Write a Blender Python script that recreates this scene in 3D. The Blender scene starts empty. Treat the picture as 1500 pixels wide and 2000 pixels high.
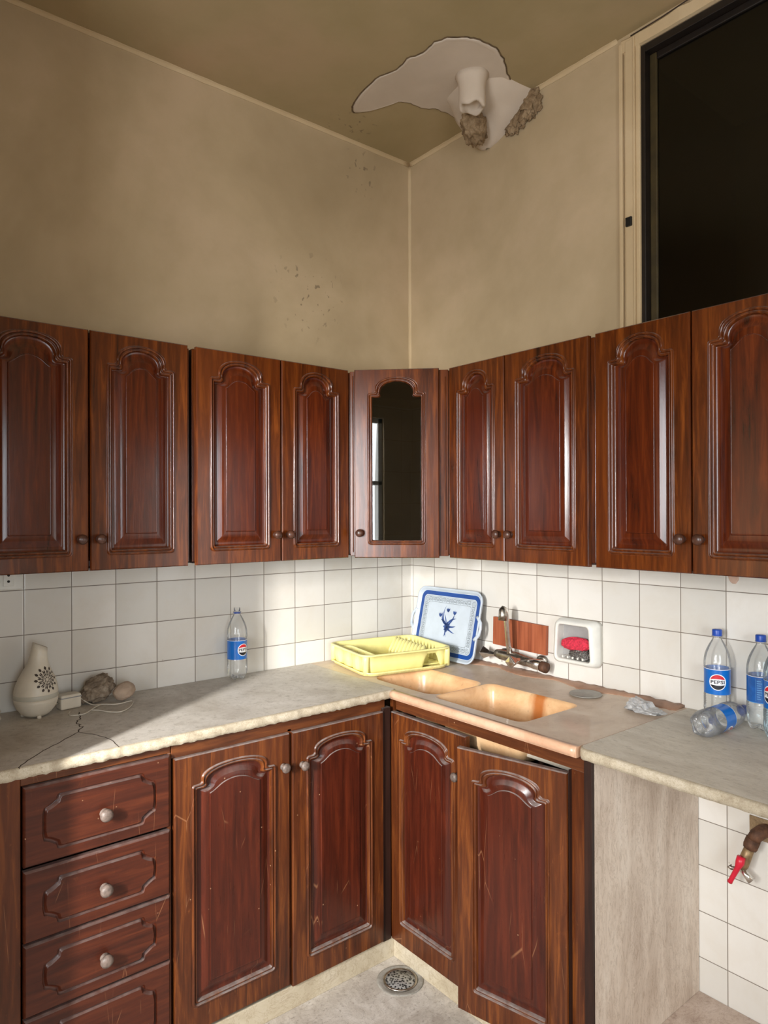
import bpy, bmesh, math, random
from mathutils import Vector, Matrix
PI=math.pi; R=math.radians
S=bpy.context.scene; COL=S.collection
random.seed(7)

# ------------------------------------------------------------------ camera, world, lights, exposure
CAM=Vector((-2.22858,-2.55024,1.54840)); YAW,PIT,ROL=R(51.0532),R(0.18336),R(-0.19173); FPX=1358.31
F=Vector((math.cos(PIT)*math.cos(YAW),math.cos(PIT)*math.sin(YAW),math.sin(PIT)))
Rt=Vector((math.sin(YAW),-math.cos(YAW),0)); Up=Rt.cross(F)
R2=math.cos(ROL)*Rt+math.sin(ROL)*Up; U2=R2.cross(F)
cd=bpy.data.cameras.new('camera'); cam=bpy.data.objects.new('camera',cd); COL.objects.link(cam)
cam.matrix_world=Matrix(((R2.x,U2.x,-F.x,CAM.x),(R2.y,U2.y,-F.y,CAM.y),(R2.z,U2.z,-F.z,CAM.z),(0,0,0,1)))
cd.sensor_fit='HORIZONTAL'; cd.sensor_width=36; cd.lens=36*FPX/1500; cd.clip_start=.02
S.camera=cam

w=bpy.data.worlds.new('sky'); S.world=w; w.use_nodes=True
bg=w.node_tree.nodes['Background']; bg.inputs[0].default_value=(.75,.87,1,1); bg.inputs[1].default_value=1.5

def area(name,loc,direction,sx,sy,power,color):
    l=bpy.data.lights.new(name,'AREA'); l.shape='RECTANGLE'; l.size=sx; l.size_y=sy; l.energy=power; l.color=color
    o=bpy.data.objects.new(name,l); COL.objects.link(o); o.location=loc
    o.rotation_euler=Vector(direction).to_track_quat('-Z','Y').to_euler(); return o
# daylight entering through window_1 (west wall) and window_2 (balcony door on the right wall)
area('daylight_window',(-3.74,-2.50,1.70),(1,.10,-.06),1.0,1.5,47,(.98,.985,1))
kl=area('daylight_sunlit_gap',(-3.73,-1.84,1.72),(1,.60,-.34),.08,.7,20,(1,.985,.95)); kl.data.spread=R(62)
area('daylight_balcony',(-.02,-3.2,1.15),(-1,.6,0),.6,1.7,6,(1,.95,.88))
rl=area('daylight_rear',(-2.0,-3.97,1.5),(2.0,2.6,-.75),1.1,1.3,13,(.88,.95,1)); rl.data.spread=R(110)
S.view_settings.view_transform='Standard'; S.view_settings.look='None'; S.view_settings.gamma=1
S.view_settings.use_curve_mapping=False; S.view_settings.exposure=0.47

# ------------------------------------------------------------------ helpers
def lin(c):
    return tuple(((v/255)/12.92 if v/255<=.04045 else ((v/255+.055)/1.055)**2.4) for v in c)+(1,)
class NT:
    def __init__(s,name):
        s.m=bpy.data.materials.new(name); s.m.use_nodes=True; s.t=s.m.node_tree; s.b=s.t.nodes['Principled BSDF']
    def n(s,t,**k):
        o=s.t.nodes.new(t)
        for a,v in k.items(): setattr(o,a,v)
        return o
    def l(s,a,b): s.t.links.new(a,b)
    def val(s,x,inp):
        if hasattr(x,'is_linked') or isinstance(x,bpy.types.NodeSocket): s.l(x,inp)
        else: inp.default_value=x
    def math(s,op,a,b=0.0,c=None):
        o=s.n('ShaderNodeMath',operation=op); s.val(a,o.inputs[0]); s.val(b,o.inputs[1])
        if c is not None: s.val(c,o.inputs[2])
        return o.outputs[0]
    def mix(s,f,a,b,mode='MIX'):
        o=s.n('ShaderNodeMix',data_type='RGBA',blend_type=mode); s.val(f,o.inputs[0]); s.val(a,o.inputs[6]); s.val(b,o.inputs[7]); return o.outputs[2]
    def ramp(s,f,stops):
        o=s.n('ShaderNodeValToRGB'); s.l(f,o.inputs[0]); e=o.color_ramp.elements
        while len(e)<len(stops): e.new(.5)
        for q,(p,c) in zip(e,stops): q.position=p; q.color=c if len(c)==4 else tuple(c)+(1,)
        return o.outputs[0]
    def coord(s,rand=False):
        c=s.n('ShaderNodeTexCoord').outputs['Object']
        if rand:
            oi=s.n('ShaderNodeObjectInfo'); a=s.n('ShaderNodeVectorMath',operation='ADD'); q=s.n('ShaderNodeVectorMath',operation='SCALE')
            cx=s.n('ShaderNodeCombineXYZ'); 
            for i in range(3): s.l(oi.outputs['Random'],cx.inputs[i])
            s.l(cx.outputs[0],q.inputs[0]); q.inputs['Scale'].default_value=7.3
            s.l(c,a.inputs[0]); s.l(q.outputs[0],a.inputs[1]); return a.outputs[0]
        return c
    def map(s,c,scale=(1,1,1),loc=(0,0,0)):
        o=s.n('ShaderNodeMapping'); s.l(c,o.inputs[0]); o.inputs['Scale'].default_value=scale; o.inputs['Location'].default_value=loc; return o.outputs[0]
    def noise(s,c,scale,detail=4,rough=.55,dist=0):
        o=s.n('ShaderNodeTexNoise'); s.l(c,o.inputs['Vector']); o.inputs['Scale'].default_value=scale; o.inputs['Detail'].default_value=detail
        o.inputs['Roughness'].default_value=rough; o.inputs['Distortion'].default_value=dist; return o.outputs['Fac']
    def bump(s,h,st,dist=.01):
        o=s.n('ShaderNodeBump'); s.l(h,o.inputs['Height']); o.inputs['Strength'].default_value=st; o.inputs['Distance'].default_value=dist
        s.l(o.outputs[0],s.b.inputs['Normal']); return o
    def set(s,**k):
        for a,v in k.items():
            s.val(v,s.b.inputs[a.replace('_',' ')])
        return s
def g(v): return (v,v,v,1)

def plain(name,rgb,rough=.5,metal=0,var=.12,scale=30,coat=0,bump=0):
    t=NT(name); c=t.coord(True); n=t.noise(c,scale,4); L=lin(rgb)
    dk=tuple(x*(1-var) for x in L[:3])+(1,); lt=tuple(min(1,x*(1+var)) for x in L[:3])+(1,)
    t.set(Base_Color=t.ramp(n,[(.35,dk),(.65,lt)]),Roughness=rough,Metallic=metal,Coat_Weight=coat)
    if bump: t.bump(n,bump,.003)
    return t.m

def wood(name,dark,mid,light,rough=.28,horiz=False,dust=.5,wear=.0,coat=.35):
    t=NT(name); c=t.coord(True)
    sc=(1.2,14,16) if horiz else (16,14,1.2)
    grain=t.noise(t.map(c,sc),3.2,8,.62,.6); fine=t.noise(t.map(c,tuple(3.5*v if v>5 else v*2 for v in sc)),5,6,.7)
    broad=t.noise(t.map(c,(4,4,1.2)),1.6,3)
    base=t.ramp(grain,[(.30,lin(dark)),(.5,lin(mid)),(.72,lin(light))])
    base=t.mix(t.math('MULTIPLY',fine,.5),base,t.mix(.0,lin(dark),lin(dark)))
    base=t.mix(t.ramp(broad,[(.35,g(.0)),(.7,g(.55))]),base,lin(mid))
    rgh=t.math('MULTIPLY_ADD',fine,.18,rough-.06)
    if wear:
        wn=t.noise(t.map(c,(14,14,4)),2.6,9,.8,1.5)
        wm=t.ramp(wn,[(.60,g(0)),(.72,g(wear))]); base=t.mix(wm,base,lin((150,84,38)))
        sp=t.n('ShaderNodeTexVoronoi'); t.l(t.map(c,(22,22,22)),sp.inputs['Vector']); sp.inputs['Scale'].default_value=1
        sg=t.ramp(t.noise(c,3.1,1),[(.5,g(0)),(.56,g(1))]); sm=t.math('MULTIPLY',sg,t.ramp(sp.outputs['Distance'],[(.035,g(.7)),(.06,g(0))])); base=t.mix(sm,base,lin((180,140,108)))
        sv=t.n('ShaderNodeTexVoronoi',feature='DISTANCE_TO_EDGE'); t.l(t.map(c,(9,9,1.6)),sv.inputs['Vector']); sv.inputs['Scale'].default_value=1.5
        sk_=t.math('MULTIPLY',t.ramp(sv.outputs['Distance'],[(.002,g(.45)),(.006,g(0))]),t.ramp(t.noise(c,6,2),[(.56,g(0)),(.64,g(1))])); base=t.mix(sk_,base,lin((170,120,84)))
        rgh=t.math('ADD',rgh,t.math('MULTIPLY',wm,.3))
    # settled dust on upward-facing mouldings
    ge=t.n('ShaderNodeNewGeometry'); sx=t.n('ShaderNodeSeparateXYZ'); t.l(ge.outputs['Normal'],sx.inputs[0])
    dn=t.noise(t.map(c,(30,30,30)),1.5,5)
    dm=t.math('MULTIPLY',t.ramp(sx.outputs['Z'],[(.30,g(0)),(.75,g(1))]),t.ramp(dn,[(.3,g(.35)),(.65,g(1))]))
    dm=t.math('MULTIPLY',dm,dust)
    base=t.mix(dm,base,lin((150,142,138))); rgh=t.math('ADD',rgh,t.math('MULTIPLY',dm,.4))
    t.set(Base_Color=base,Roughness=rgh,Coat_Weight=coat,Coat_Roughness=.18,Specular_IOR_Level=.4)
    t.bump(t.math('ADD',fine,t.math('MULTIPLY',grain,.6)),.10,.002)
    return t.m

W_FRAME=wood('varnished_wood_frame',(38,15,5),(94,43,13),(148,78,26),.19,dust=.3,coat=.25)
W_PANEL=wood('varnished_wood_panel',(38,13,6),(84,31,10),(120,52,18),.16,dust=.25,coat=.25)
W_LOWF=wood('worn_wood_frame',(44,19,9),(90,44,19),(146,82,34),.30,dust=.7,wear=.55,coat=.15)
W_LOWP=wood('worn_wood_panel',(42,15,9),(76,29,16),(108,45,24),.27,dust=.7,wear=.3,coat=.15)
W_LOWH=wood('worn_wood_drawer',(42,18,12),(76,33,19),(104,50,27),.32,horiz=True,dust=.30,wear=.2,coat=.1)
W_RAIL=wood('worn_wood_rail',(48,22,10),(92,48,22),(136,78,36),.4,horiz=True,dust=.5,wear=.4,coat=.1)
W_DARK=wood('dark_wood_side',(24,11,7),(44,22,14),(62,34,22),.5,dust=.3,coat=0)
W_KNOB=plain('dark_knob_wood',(74,44,32),.38,0,.3,60,.2)
W_KNOBL=plain('dusty_knob_wood',(104,90,82),.5,0,.35,90)
W_BOARD=wood('red_wood_board',(118,56,32),(162,88,56),(190,112,78),.5,dust=0,coat=0)

def tilemat(name,axis,off,zoff):
    t=NT(name); c=t.coord(); s=t.n('ShaderNodeSeparateXYZ'); t.l(c,s.inputs[0]); P=.15
    def line(v,o,wd):
        f=t.math('FRACT',t.math('DIVIDE',t.math('ADD',v,o),P)); d=t.math('ABSOLUTE',t.math('SUBTRACT',f,.5)); return t.math('SUBTRACT',.5,d)
    dx=line(s.outputs[axis],off,0); dz=line(s.outputs['Z'],zoff,0); d=t.math('MINIMUM',dx,dz)
    m=t.ramp(d,[(.006,g(1)),(.012,g(0))])
    # per tile tone
    ix=t.math('FLOOR',t.math('DIVIDE',t.math('ADD',s.outputs[axis],off),P)); iz=t.math('FLOOR',t.math('DIVIDE',t.math('ADD',s.outputs['Z'],zoff),P))
    cb=t.n('ShaderNodeCombineXYZ'); t.l(ix,cb.inputs[0]); t.l(iz,cb.inputs[1]); wn=t.n('ShaderNodeTexWhiteNoise'); t.l(cb.outputs[0],wn.inputs['Vector'])
    tone=t.ramp(wn.outputs['Value'],[(0,lin((208,204,196))),(1,lin((226,222,215)))])
    dirt=t.noise(c,5,6,.65,.4); tone=t.mix(t.ramp(dirt,[(.45,g(0)),(.8,g(.35))]),tone,lin((196,182,160)))
    sp=t.n('ShaderNodeTexVoronoi'); t.l(c,sp.inputs['Vector']); sp.inputs['Scale'].default_value=13
    sn=t.noise(c,9,2); spm=t.math('MULTIPLY',t.ramp(sp.outputs['Distance'],[(.035,g(.7)),(.055,g(0))]),t.ramp(sn,[(.55,g(0)),(.6,g(1))]))
    tone=t.mix(spm,tone,lin((120,98,78)))
    col=t.mix(m,tone,lin((112,100,88)))
    t.set(Base_Color=col,Roughness=t.math('MULTIPLY_ADD',m,.5,t.math('MULTIPLY_ADD',dirt,.25,.10)),Specular_IOR_Level=.5)
    h=t.math('MULTIPLY_ADD',t.ramp(d,[(.004,g(0)),(.03,g(1))]),1,t.math('MULTIPLY',dirt,.15)); t.bump(h,.5,.0012)
    return t.m
TILE_L=tilemat('glazed_tile_left','X',.0572,-.1006)
TILE_R=tilemat('glazed_tile_right','Y',.166,-.1006)

def paint(name,a,b,c2,patch=None):
    t=NT(name); c=t.coord(); n=t.noise(c,1.3,5,.55,.5); n2=t.noise(c,5.5,6,.6); n3=t.noise(c,40,3)
    col=t.ramp(n,[(.3,lin(a)),(.52,lin(b)),(.72,lin(c2))])
    col=t.mix(t.ramp(n2,[(.4,g(0)),(.75,g(.45))]),col,lin(a))
    if patch:
        for (px,py,pz,rad) in patch:
            vm=t.n('ShaderNodeVectorMath',operation='DISTANCE'); t.l(c,vm.inputs[0]); vm.inputs[1].default_value=(px,py,pz)
            near=t.ramp(t.math('DIVIDE',vm.outputs['Value'],rad),[(.4,g(1)),(1,g(0))])
            q=t.noise(t.map(c,(1,1,.8)),38,2,.5,.3)
            mk=t.math('MULTIPLY',near,t.ramp(q,[(.635,g(0)),(.66,g(1))]))
            col=t.mix(t.math('MULTIPLY',mk,.65),col,lin((112,98,78)))
    t.set(Base_Color=col,Roughness=.75,Specular_IOR_Level=.25)
    t.bump(t.math('MULTIPLY_ADD',n3,.3,n2),.22,.006)
    return t.m
P_WALL=paint('aged_cream_paint',(174,153,119),(195,173,139),(208,184,152),[(-.58,0,2.50,.22),(-.30,0,3.12,.13)])
P_CEIL=paint('aged_ceiling_paint',(164,146,106),(178,158,120),(186,160,126),[(-.42,-.10,3.25,.13)])
P_TRIM=paint('trim_paint',(190,166,128),(208,184,146),(218,196,160))

def stone(name,a,b,c2,rough=.5,scale=6,vein=(120,105,88),stretch=(1,1,1),vs=.5,speck=.5):
    t=NT(name); c=t.map(t.coord(),stretch); n=t.noise(c,scale,8,.68,.6); n2=t.noise(c,scale*9,5,.7); n3=t.noise(c,scale*2.2,9,.75,2.2)
    col=t.ramp(n,[(.3,lin(a)),(.5,lin(b)),(.72,lin(c2))])
    vm=t.ramp(t.math('ABSOLUTE',t.math('SUBTRACT',n3,.5)),[(.0,g(vs)),(.018,g(0))])
    col=t.mix(vm,col,lin(vein)); col=t.mix(t.ramp(n2,[(.55,g(0)),(.75,g(speck))]),col,lin(vein))
    t.set(Base_Color=col,Roughness=t.math('MULTIPLY_ADD',n2,.3,rough-.1),Specular_IOR_Level=.35)
    t.bump(t.math('ADD',n2,n),.18,.002); return t.m
ST_TOP=stone('dusty_marble_top',(178,168,156),(200,193,183),(218,212,204),.45,5,(140,130,118),(1,1,1),.35,.7)
ST_TOPR=stone('grey_marble_top',(184,174,160),(202,194,180),(218,212,200),.45,5,(128,118,106),(2.2,.8,1),.3)
ST_EDGE=stone('raw_marble_edge',(160,146,124),(188,176,154),(206,196,178),.8,22,(134,116,90),(1,1,1),.7,.8)
ST_SLAB=stone('upright_marble',(176,158,142),(204,188,172),(220,208,194),.4,3.2,(136,114,94),(3,3,.7),.6,.6)
ST_KICK=stone('kick_marble',(168,154,130),(192,180,156),(206,196,176),.55,5,(140,118,88),(1,1,1),.6)
ST_FLOOR=stone('worn_stone_floor',(162,152,142),(190,182,172),(214,208,200),.5,9,(116,104,94),(1,1,1),.5,.85)
ST_NOOK=stone('pinkish_nook_floor',(158,138,124),(182,164,150),(200,184,172),.5,7,(120,96,84),(1,1,1),.5,.6)

def sinkmat(name,a,b,c2,rough,stain=None):
    t=NT(name); c=t.coord(); n=t.noise(c,7,7,.65,.5); n2=t.noise(c,60,4,.6)
    col=t.ramp(n,[(.3,lin(a)),(.5,lin(b)),(.72,lin(c2))]); col=t.mix(t.ramp(n2,[(.6,g(0)),(.75,g(.4))]),col,lin((150,112,84)))
    if stain:
        s=t.n('ShaderNodeSeparateXYZ'); t.l(c,s.inputs[0])
        ny=t.noise(t.map(c,(8,14,3)),2,3); yy=t.math('MULTIPLY_ADD',ny,.05,s.outputs['Y'])
        dy=t.math('ABSOLUTE',t.math('SUBTRACT',yy,stain[1])); mk=t.ramp(dy,[(.014,g(1)),(.04,g(0))])
        mx=t.ramp(s.outputs['X'],[(0,g(0)),(1,g(1))]); 
        mm=t.math('MULTIPLY',mk,t.math('GREATER_THAN',s.outputs['X'],stain[0]))
        col=t.mix(t.math('MULTIPLY',mm,.85),col,lin((176,92,18)))
    t.set(Base_Color=col,Roughness=rough,Coat_Weight=.15); t.bump(n2,.1,.001); return t.m
SK_TOP=sinkmat('tan_sink_top',(186,164,146),(204,184,164),(216,200,182),.5)
SK_LIP=sinkmat('copper_sink_lip',(196,150,120),(216,176,146),(230,196,168),.32)
SK_BOWL=sinkmat('amber_sink_bowl',(206,158,114),(224,182,136),(236,202,160),.3,(-.31,-.955))
SK_BACK=sinkmat('brown_sink_back',(136,98,76),(160,122,98),(182,148,124),.6)

PL_YEL=plain('yellow_plastic',(238,228,152),.42,0,.06,25)
PL_YELD=plain('speckled_yellow_plastic',(234,224,152),.42,0,.10,90)
PL_WHITE=plain('white_plastic',(222,220,212),.35,0,.05,20)
PL_CREAM=plain('cream_plastic',(214,205,188),.42,0,.05,20)
PL_BAND=plain('translucent_band',(186,182,168),.4,0,.05,20)
PL_GREYI=plain('grey_inner_plastic',(150,148,146),.5,0,.08,20)
PL_TRAY=plain('pale_blue_tray',(186,196,206),.3,0,.04,20)
BLUE=plain('tray_blue',(22,66,136),.35,0,.08,20); NAVYL=plain('tray_line_grey',(104,112,116),.45,0,.1,40); NAVY=plain('motif_blue',(40,70,130),.4,0,.25,60)
CHROME=plain('chrome',(225,222,218),.22,1,.15,40); CHROME_D=plain('tarnished_chrome',(168,160,150),.32,1,.3,60)
CAPB=plain('cap_blue',(24,72,170),.35,0,.08,30); LABB=plain('label_blue',(10,104,190),.3,0,.06,14,.3); LABD=plain('label_back_blue',(28,96,176),.35,0,.15,40,.2)
WH=plain('print_white',(238,238,240),.4,0,.02,20); RED=plain('print_red',(206,26,44),.4,0,.05,20); BLK=plain('print_black',(14,16,30),.4,0,.05,20); LBL2=plain('print_light_blue',(90,160,214),.4,0,.1,40)
SPONGE=plain('red_sponge',(196,44,66),.85,0,.3,140,0,.8); WOOL=plain('steel_wool',(112,108,104),.45,.6,.6,220,0,.8)
RUST=plain('rusty_iron',(92,62,44),.7,.3,.4,50,0,.5); BRASS=plain('dull_brass',(140,116,84),.45,.6,.3,50); REDH=plain('red_lever',(200,26,52),.35,0,.08,30)
ROCK1=stone('brown_rock',(92,78,66),(134,118,100),(176,164,146),.8,14,(60,48,38)); ROCK2=plain('pale_rock',(172,150,130),.8,0,.12,30,0,.4)
PLAST=paint('bare_plaster',(196,180,160),(214,198,180),(224,210,192)); RUBBLE=stone('crumbled_plaster',(98,78,56),(144,120,90),(182,158,126),.9,18,(60,44,30))
DRAINM=plain('grey_drain_lid',(140,136,128),.4,.2,.12,40)
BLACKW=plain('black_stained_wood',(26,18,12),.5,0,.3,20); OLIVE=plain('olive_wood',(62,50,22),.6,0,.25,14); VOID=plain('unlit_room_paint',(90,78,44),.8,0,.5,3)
BLACK=plain('black_plastic',(16,15,14),.5,0,.1,20); CABLE=plain('grey_white_cable',(206,198,184),.5,0,.05,30)
DKPAT=plain('dark_leaf_print',(58,44,34),.6,0,.2,60)
CRACK=plain('crack_dirt',(62,48,38),.9,0,.2,40)
OUTER=plain('white_window_frame',(220,218,212),.4,0,.05,20)

def clearmat(name,tint,gloss=.12,fac=.25,rough=.04,haze=0.0):
    t=NT(name); t.t.nodes.remove(t.b); out=[n for n in t.t.nodes if n.type=='OUTPUT_MATERIAL'][0]
    tr=t.n('ShaderNodeBsdfTransparent'); tr.inputs[0].default_value=tint
    gl=t.n('ShaderNodeBsdfGlossy'); gl.inputs['Roughness'].default_value=rough
    lw=t.n('ShaderNodeLayerWeight'); lw.inputs['Blend'].default_value=fac
    f=t.math('MULTIPLY_ADD',lw.outputs['Fresnel'],.9,gloss)
    mx=t.n('ShaderNodeMixShader'); t.l(f,mx.inputs[0]); t.l(tr.outputs[0],mx.inputs[1]); t.l(gl.outputs[0],mx.inputs[2])
    last=mx.outputs[0]
    if haze:
        df=t.n('ShaderNodeBsdfDiffuse'); df.inputs[0].default_value=g(.8); m2=t.n('ShaderNodeMixShader')
        nz=t.noise(t.coord(),25,4); t.l(t.math('MULTIPLY',nz,haze),m2.inputs[0]); t.l(last,m2.inputs[1]); t.l(df.outputs[0],m2.inputs[2]); last=m2.outputs[0]
    t.l(last,out.inputs[0]); return t.m
PET=clearmat('clear_pet',(.975,.98,.975,1),.04,.16,.08,.20)
PETW=clearmat('clear_blueish_pet',(.80,.91,.94,1),.05,.22,.07,.12)
FILM=clearmat('crinkled_film',(.93,.93,.93,1),.10,.3,.15,.75)
PANE=clearmat('smoked_cabinet_glass',(.30,.33,.31,1),.05,.30,.01)
PANE_D=clearmat('dark_window_glass',(.35,.35,.30,1),.05,.12,.18)

def link(name,me,parent=None,loc=None,rot=None):
    o=bpy.data.objects.new(name,me); COL.objects.link(o)
    if parent: o.parent=parent
    if loc: o.location=loc
    if rot: o.rotation_euler=rot
    return o
def thing(name,label,cat,loc=(0,0,0),rz=0,group=None):
    o=link(name,None,None,loc,(0,0,rz)); o.empty_display_size=.05; return tag(o,label,cat,group)
def tag(o,label,cat,group=None,kind=None):
    if label: o['label']=label
    if cat: o['category']=cat
    if group: o['group']=group
    if kind: o['kind']=kind
    return o
def struct(o): o['kind']='structure'; return o

class MB:
    def __init__(s): s.v=[];s.f=[];s.mi=[];s.mats=[];s.sm=[]
    def mat(s,m):
        if m not in s.mats: s.mats.append(m)
        return s.mats.index(m)
    def add(s,vs,fs,m,smooth=False):
        b=len(s.v); s.v+= [tuple(v) for v in vs]; k=s.mat(m)
        for f in fs: s.f.append([b+i for i in f]); s.mi.append(k); s.sm.append(smooth)
        return s
    def box(s,x0,y0,z0,x1,y1,z1,m):
        v=[(x,y,z) for z in(z0,z1) for y in(y0,y1) for x in(x0,x1)]
        return s.add(v,[(0,2,3,1),(4,5,7,6),(0,1,5,4),(2,6,7,3),(0,4,6,2),(1,3,7,5)],m)
    def loft(s,loops,m,closed=True,cap0=False,cap1=False,smooth=True):
        n=len(loops[0]); v=[p for l in loops for p in l]; f=[]
        for i in range(len(loops)-1):
            for j in range(n if closed else n-1):
                k=(j+1)%n; f.append((i*n+j,i*n+k,(i+1)*n+k,(i+1)*n+j))
        if cap0: f.append(tuple(range(n))[::-1])
        if cap1: f.append(tuple((len(loops)-1)*n+j for j in range(n)))
        return s.add(v,f,m,smooth)
    def lathe(s,prof,m,n=32,c=(0,0,0),smooth=True,mod=None,cap0=True,cap1=True,axis='z'):
        loops=[]
        for r,z in prof:
            lp=[]
            for j in range(n):
                a=2*PI*j/n; rr=r; zz=z
                if mod: rr,zz=mod(r,z,a)
                p=(rr*math.cos(a),rr*math.sin(a),zz)
                if axis=='y': p=(p[0],-p[2],p[1])      # axis towards -Y
                if axis=='x': p=(-p[2],p[0],p[1])
                lp.append((p[0]+c[0],p[1]+c[1],p[2]+c[2]))
            loops.append(lp)
        return s.loft(loops,m,True,cap0,cap1,smooth)
    def tube(s,pts,r,m,n=10,cap=True,smooth=True):
        pts=[Vector(p) for p in pts]; loops=[]; up=None
        for i,p in enumerate(pts):
            t=(pts[min(i+1,len(pts)-1)]-pts[max(i-1,0)]).normalized()
            if up is None: up=Vector((0,0,1)) if abs(t.z)<.9 else Vector((1,0,0))
            a=t.cross(up).normalized(); b=a.cross(t).normalized(); up=b
            rr=r[i] if isinstance(r,(list,tuple)) else r
            loops.append([p+a*math.cos(2*PI*j/n)*rr+b*math.sin(2*PI*j/n)*rr for j in range(n)])
        return s.loft(loops,m,True,cap,cap,smooth)
    def build(s,name,parent=None,loc=None,rot=None,bevel=0,seg=2,smooth_angle=None):
        me=bpy.data.meshes.new(name); me.from_pydata(s.v,[],s.f)
        for m in s.mats: me.materials.append(m)
        for p,k,sm in zip(me.polygons,s.mi,s.sm): p.material_index=k; p.use_smooth=sm
        bm=bmesh.new(); bm.from_mesh(me); bmesh.ops.recalc_face_normals(bm,faces=bm.faces); bm.to_mesh(me); bm.free()
        o=link(name,me,parent,loc,rot)
        if bevel:
            b=o.modifiers.new('bevel','BEVEL'); b.width=bevel; b.segments=seg; b.limit_method='ANGLE'
        return o
def boxo(name,a,b,m,parent=None,bevel=.002,loc=None,rot=None):
    return MB().box(*a,*b,m).build(name,parent,loc,rot,bevel)

def fill_ring(mb,outer,inner,m):
    """flat face between an outer loop and one or more inner loops"""
    bm=bmesh.new(); es=[]
    for lp in [outer]+inner:
        vs=[bm.verts.new(p) for p in lp]; es+=[bm.edges.new((vs[i],vs[(i+1)%len(vs)])) for i in range(len(vs))]
    bmesh.ops.triangle_fill(bm,use_beauty=True,use_dissolve=False,edges=es)
    bm.verts.index_update(); vs=[v.co.copy() for v in bm.verts]; fs=[[v.index for v in f.verts] for f in bm.faces]; bm.free()
    mb.add(vs,fs,m,False)

def rrect(x0,x1,y0,y1,r,n=6,z=0):
    out=[]
    for cx,cy,a0 in ((x1-r,y1-r,0),(x0+r,y1-r,90),(x0+r,y0+r,180),(x1-r,y0+r,270)):
        for i in range(n+1):
            a=R(a0+90*i/n); out.append((cx+r*math.cos(a),cy+r*math.sin(a),z))
    return out

# ------------------------------------------------------------------ structure
ZC=3.25; ZF=-.085
mb=MB().box(-3.75,-4.15,ZF-.1,.1,.1,ZF,ST_FLOOR); struct(mb.build('floor'))
mb=MB().box(-3.75,-4.15,ZC,.9,.1,ZC+.1,P_CEIL); struct(mb.build('ceiling'))
# wall_left (y=0): tiled to 2.1 m, painted above
mb=MB().box(-3.75,0,ZF-.05,0,.1,2.06,TILE_L).box(-3.75,0,2.06,0,.1,ZC,P_WALL); struct(mb.build('wall_left'))
# wall_right (x=0) with the dark opening y -1.227..-2.45, z 2.05..3.185 and the balcony door y -3.55..-2.85
WY0,WY1,WZ0,WZ1=-1.227,-2.6,2.0,3.185
mb=MB().box(0,-4.15,ZF-.05,.1,0.1,2.06,TILE_R)
mb=MB()
mb.box(0,-2.85,ZF-.05,.1,.1,2.0,TILE_R).box(0,WY0,2.0,.1,.1,2.06,TILE_R).box(0,WY0,2.06,.1,.1,ZC,P_WALL)
mb.box(0,WY1,WZ1,.1,WY0,ZC,P_WALL).box(0,-2.85,2.0,.1,WY1,ZC,P_WALL).box(0,-3.55,2.1,.1,-2.85,ZC,P_WALL).box(0,-4.15,ZF-.05,.1,-3.55,ZC,P_WALL)
struct(mb.build('wall_right'))
# rear and far walls with their windows
mb=MB(); A0,A1,B0,B1=-3.02,-1.66,.92,2.48
mb.box(-3.75,-4.15,ZF-.05,-3.6,A0,ZC,P_WALL).box(-3.75,A1,ZF-.05,-3.6,.1,ZC,P_WALL).box(-3.75,A0,ZF-.05,-3.6,A1,B0,P_WALL).box(-3.75,A0,B1,-3.6,A1,ZC,P_WALL)
struct(mb.build('wall_west'))
mb=MB(); mb.box(-3.6,-4.15,ZF-.05,-2.8,-4,ZC,P_WALL).box(-1.6,-4.15,ZF-.05,0,-4,ZC,P_WALL).box(-2.8,-4.15,ZF-.05,-1.6,-4,.85,P_WALL).box(-2.8,-4.15,2.15,-1.6,-4,ZC,P_WALL)
struct(mb.build('wall_rear'))
# unseen wall stub added left of the worktop to block window light
struct(MB().box(-2.75,-.835,ZF,-2.12,0,ZC,P_WALL).build('wall_light_blocker'))
def winframe(name,axis,c,a0,a1,z0,z1,bars):
    mb=MB(); t=.05
    def bx(p0,p1,q0,q1):
        if axis=='x': mb.box(c-.03,p0,q0,c+.03,p1,q1,OUTER)
        else: mb.box(p0,c-.03,q0,p1,c+.03,q1,OUTER)
    bx(a0,a0+t,z0,z1);bx(a1-t,a1,z0,z1);bx(a0,a1,z0,z0+t);bx(a0,a1,z1-t,z1)
    for z in bars: bx(a0,a1,z-.02,z+.02)
    bx((a0+a1)/2-.02+.0,(a0+a1)/2+.02,z0,z1)
    return struct(mb.build(name,bevel=.004))
winframe('window_1','x',-3.66,A0,A1,B0,B1,[1.85])
winframe('window_2','y',-4.06,-2.8,-1.6,.85,2.15,[1.7])
winframe('window_3','x',.06,-3.55,-2.85,ZF,2.1,[1.0])
# fillets along ceiling and corner
mb=MB(); pr_=[(0,0),(-.0,-.016),(-.006,-.012),(-.012,-.006),(-.016,0)]
def fillet(p,q,u,v,m,r=.014,n=6,jit=.0015):
    p,q,u,v=map(Vector,(p,q,u,v)); L=[]; N=40
    for i in range(N+1):
        c=p.lerp(q,i/N); rr=r+random.uniform(-jit,jit)
        L.append([c]+[c+u*(rr*(1-math.sin(a)))+v*(rr*(1-math.cos(a))) for a in [PI/2*k/n for k in range(n+1)]])
    return MB().loft(L,m,True,True,True)
struct(fillet((-2.12,0,ZC),(0,0,ZC),(0,-1,0),(0,0,-1),P_TRIM).build('trim_1'))
struct(fillet((0,0,ZC),(0,-1.14,ZC),(-1,0,0),(0,0,-1),P_TRIM).build('trim_2'))
struct(fillet((0,0,2.1),(0,0,ZC-.01),(-1,0,0),(0,-1,0),P_TRIM,.010).build('trim_3'))

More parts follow.
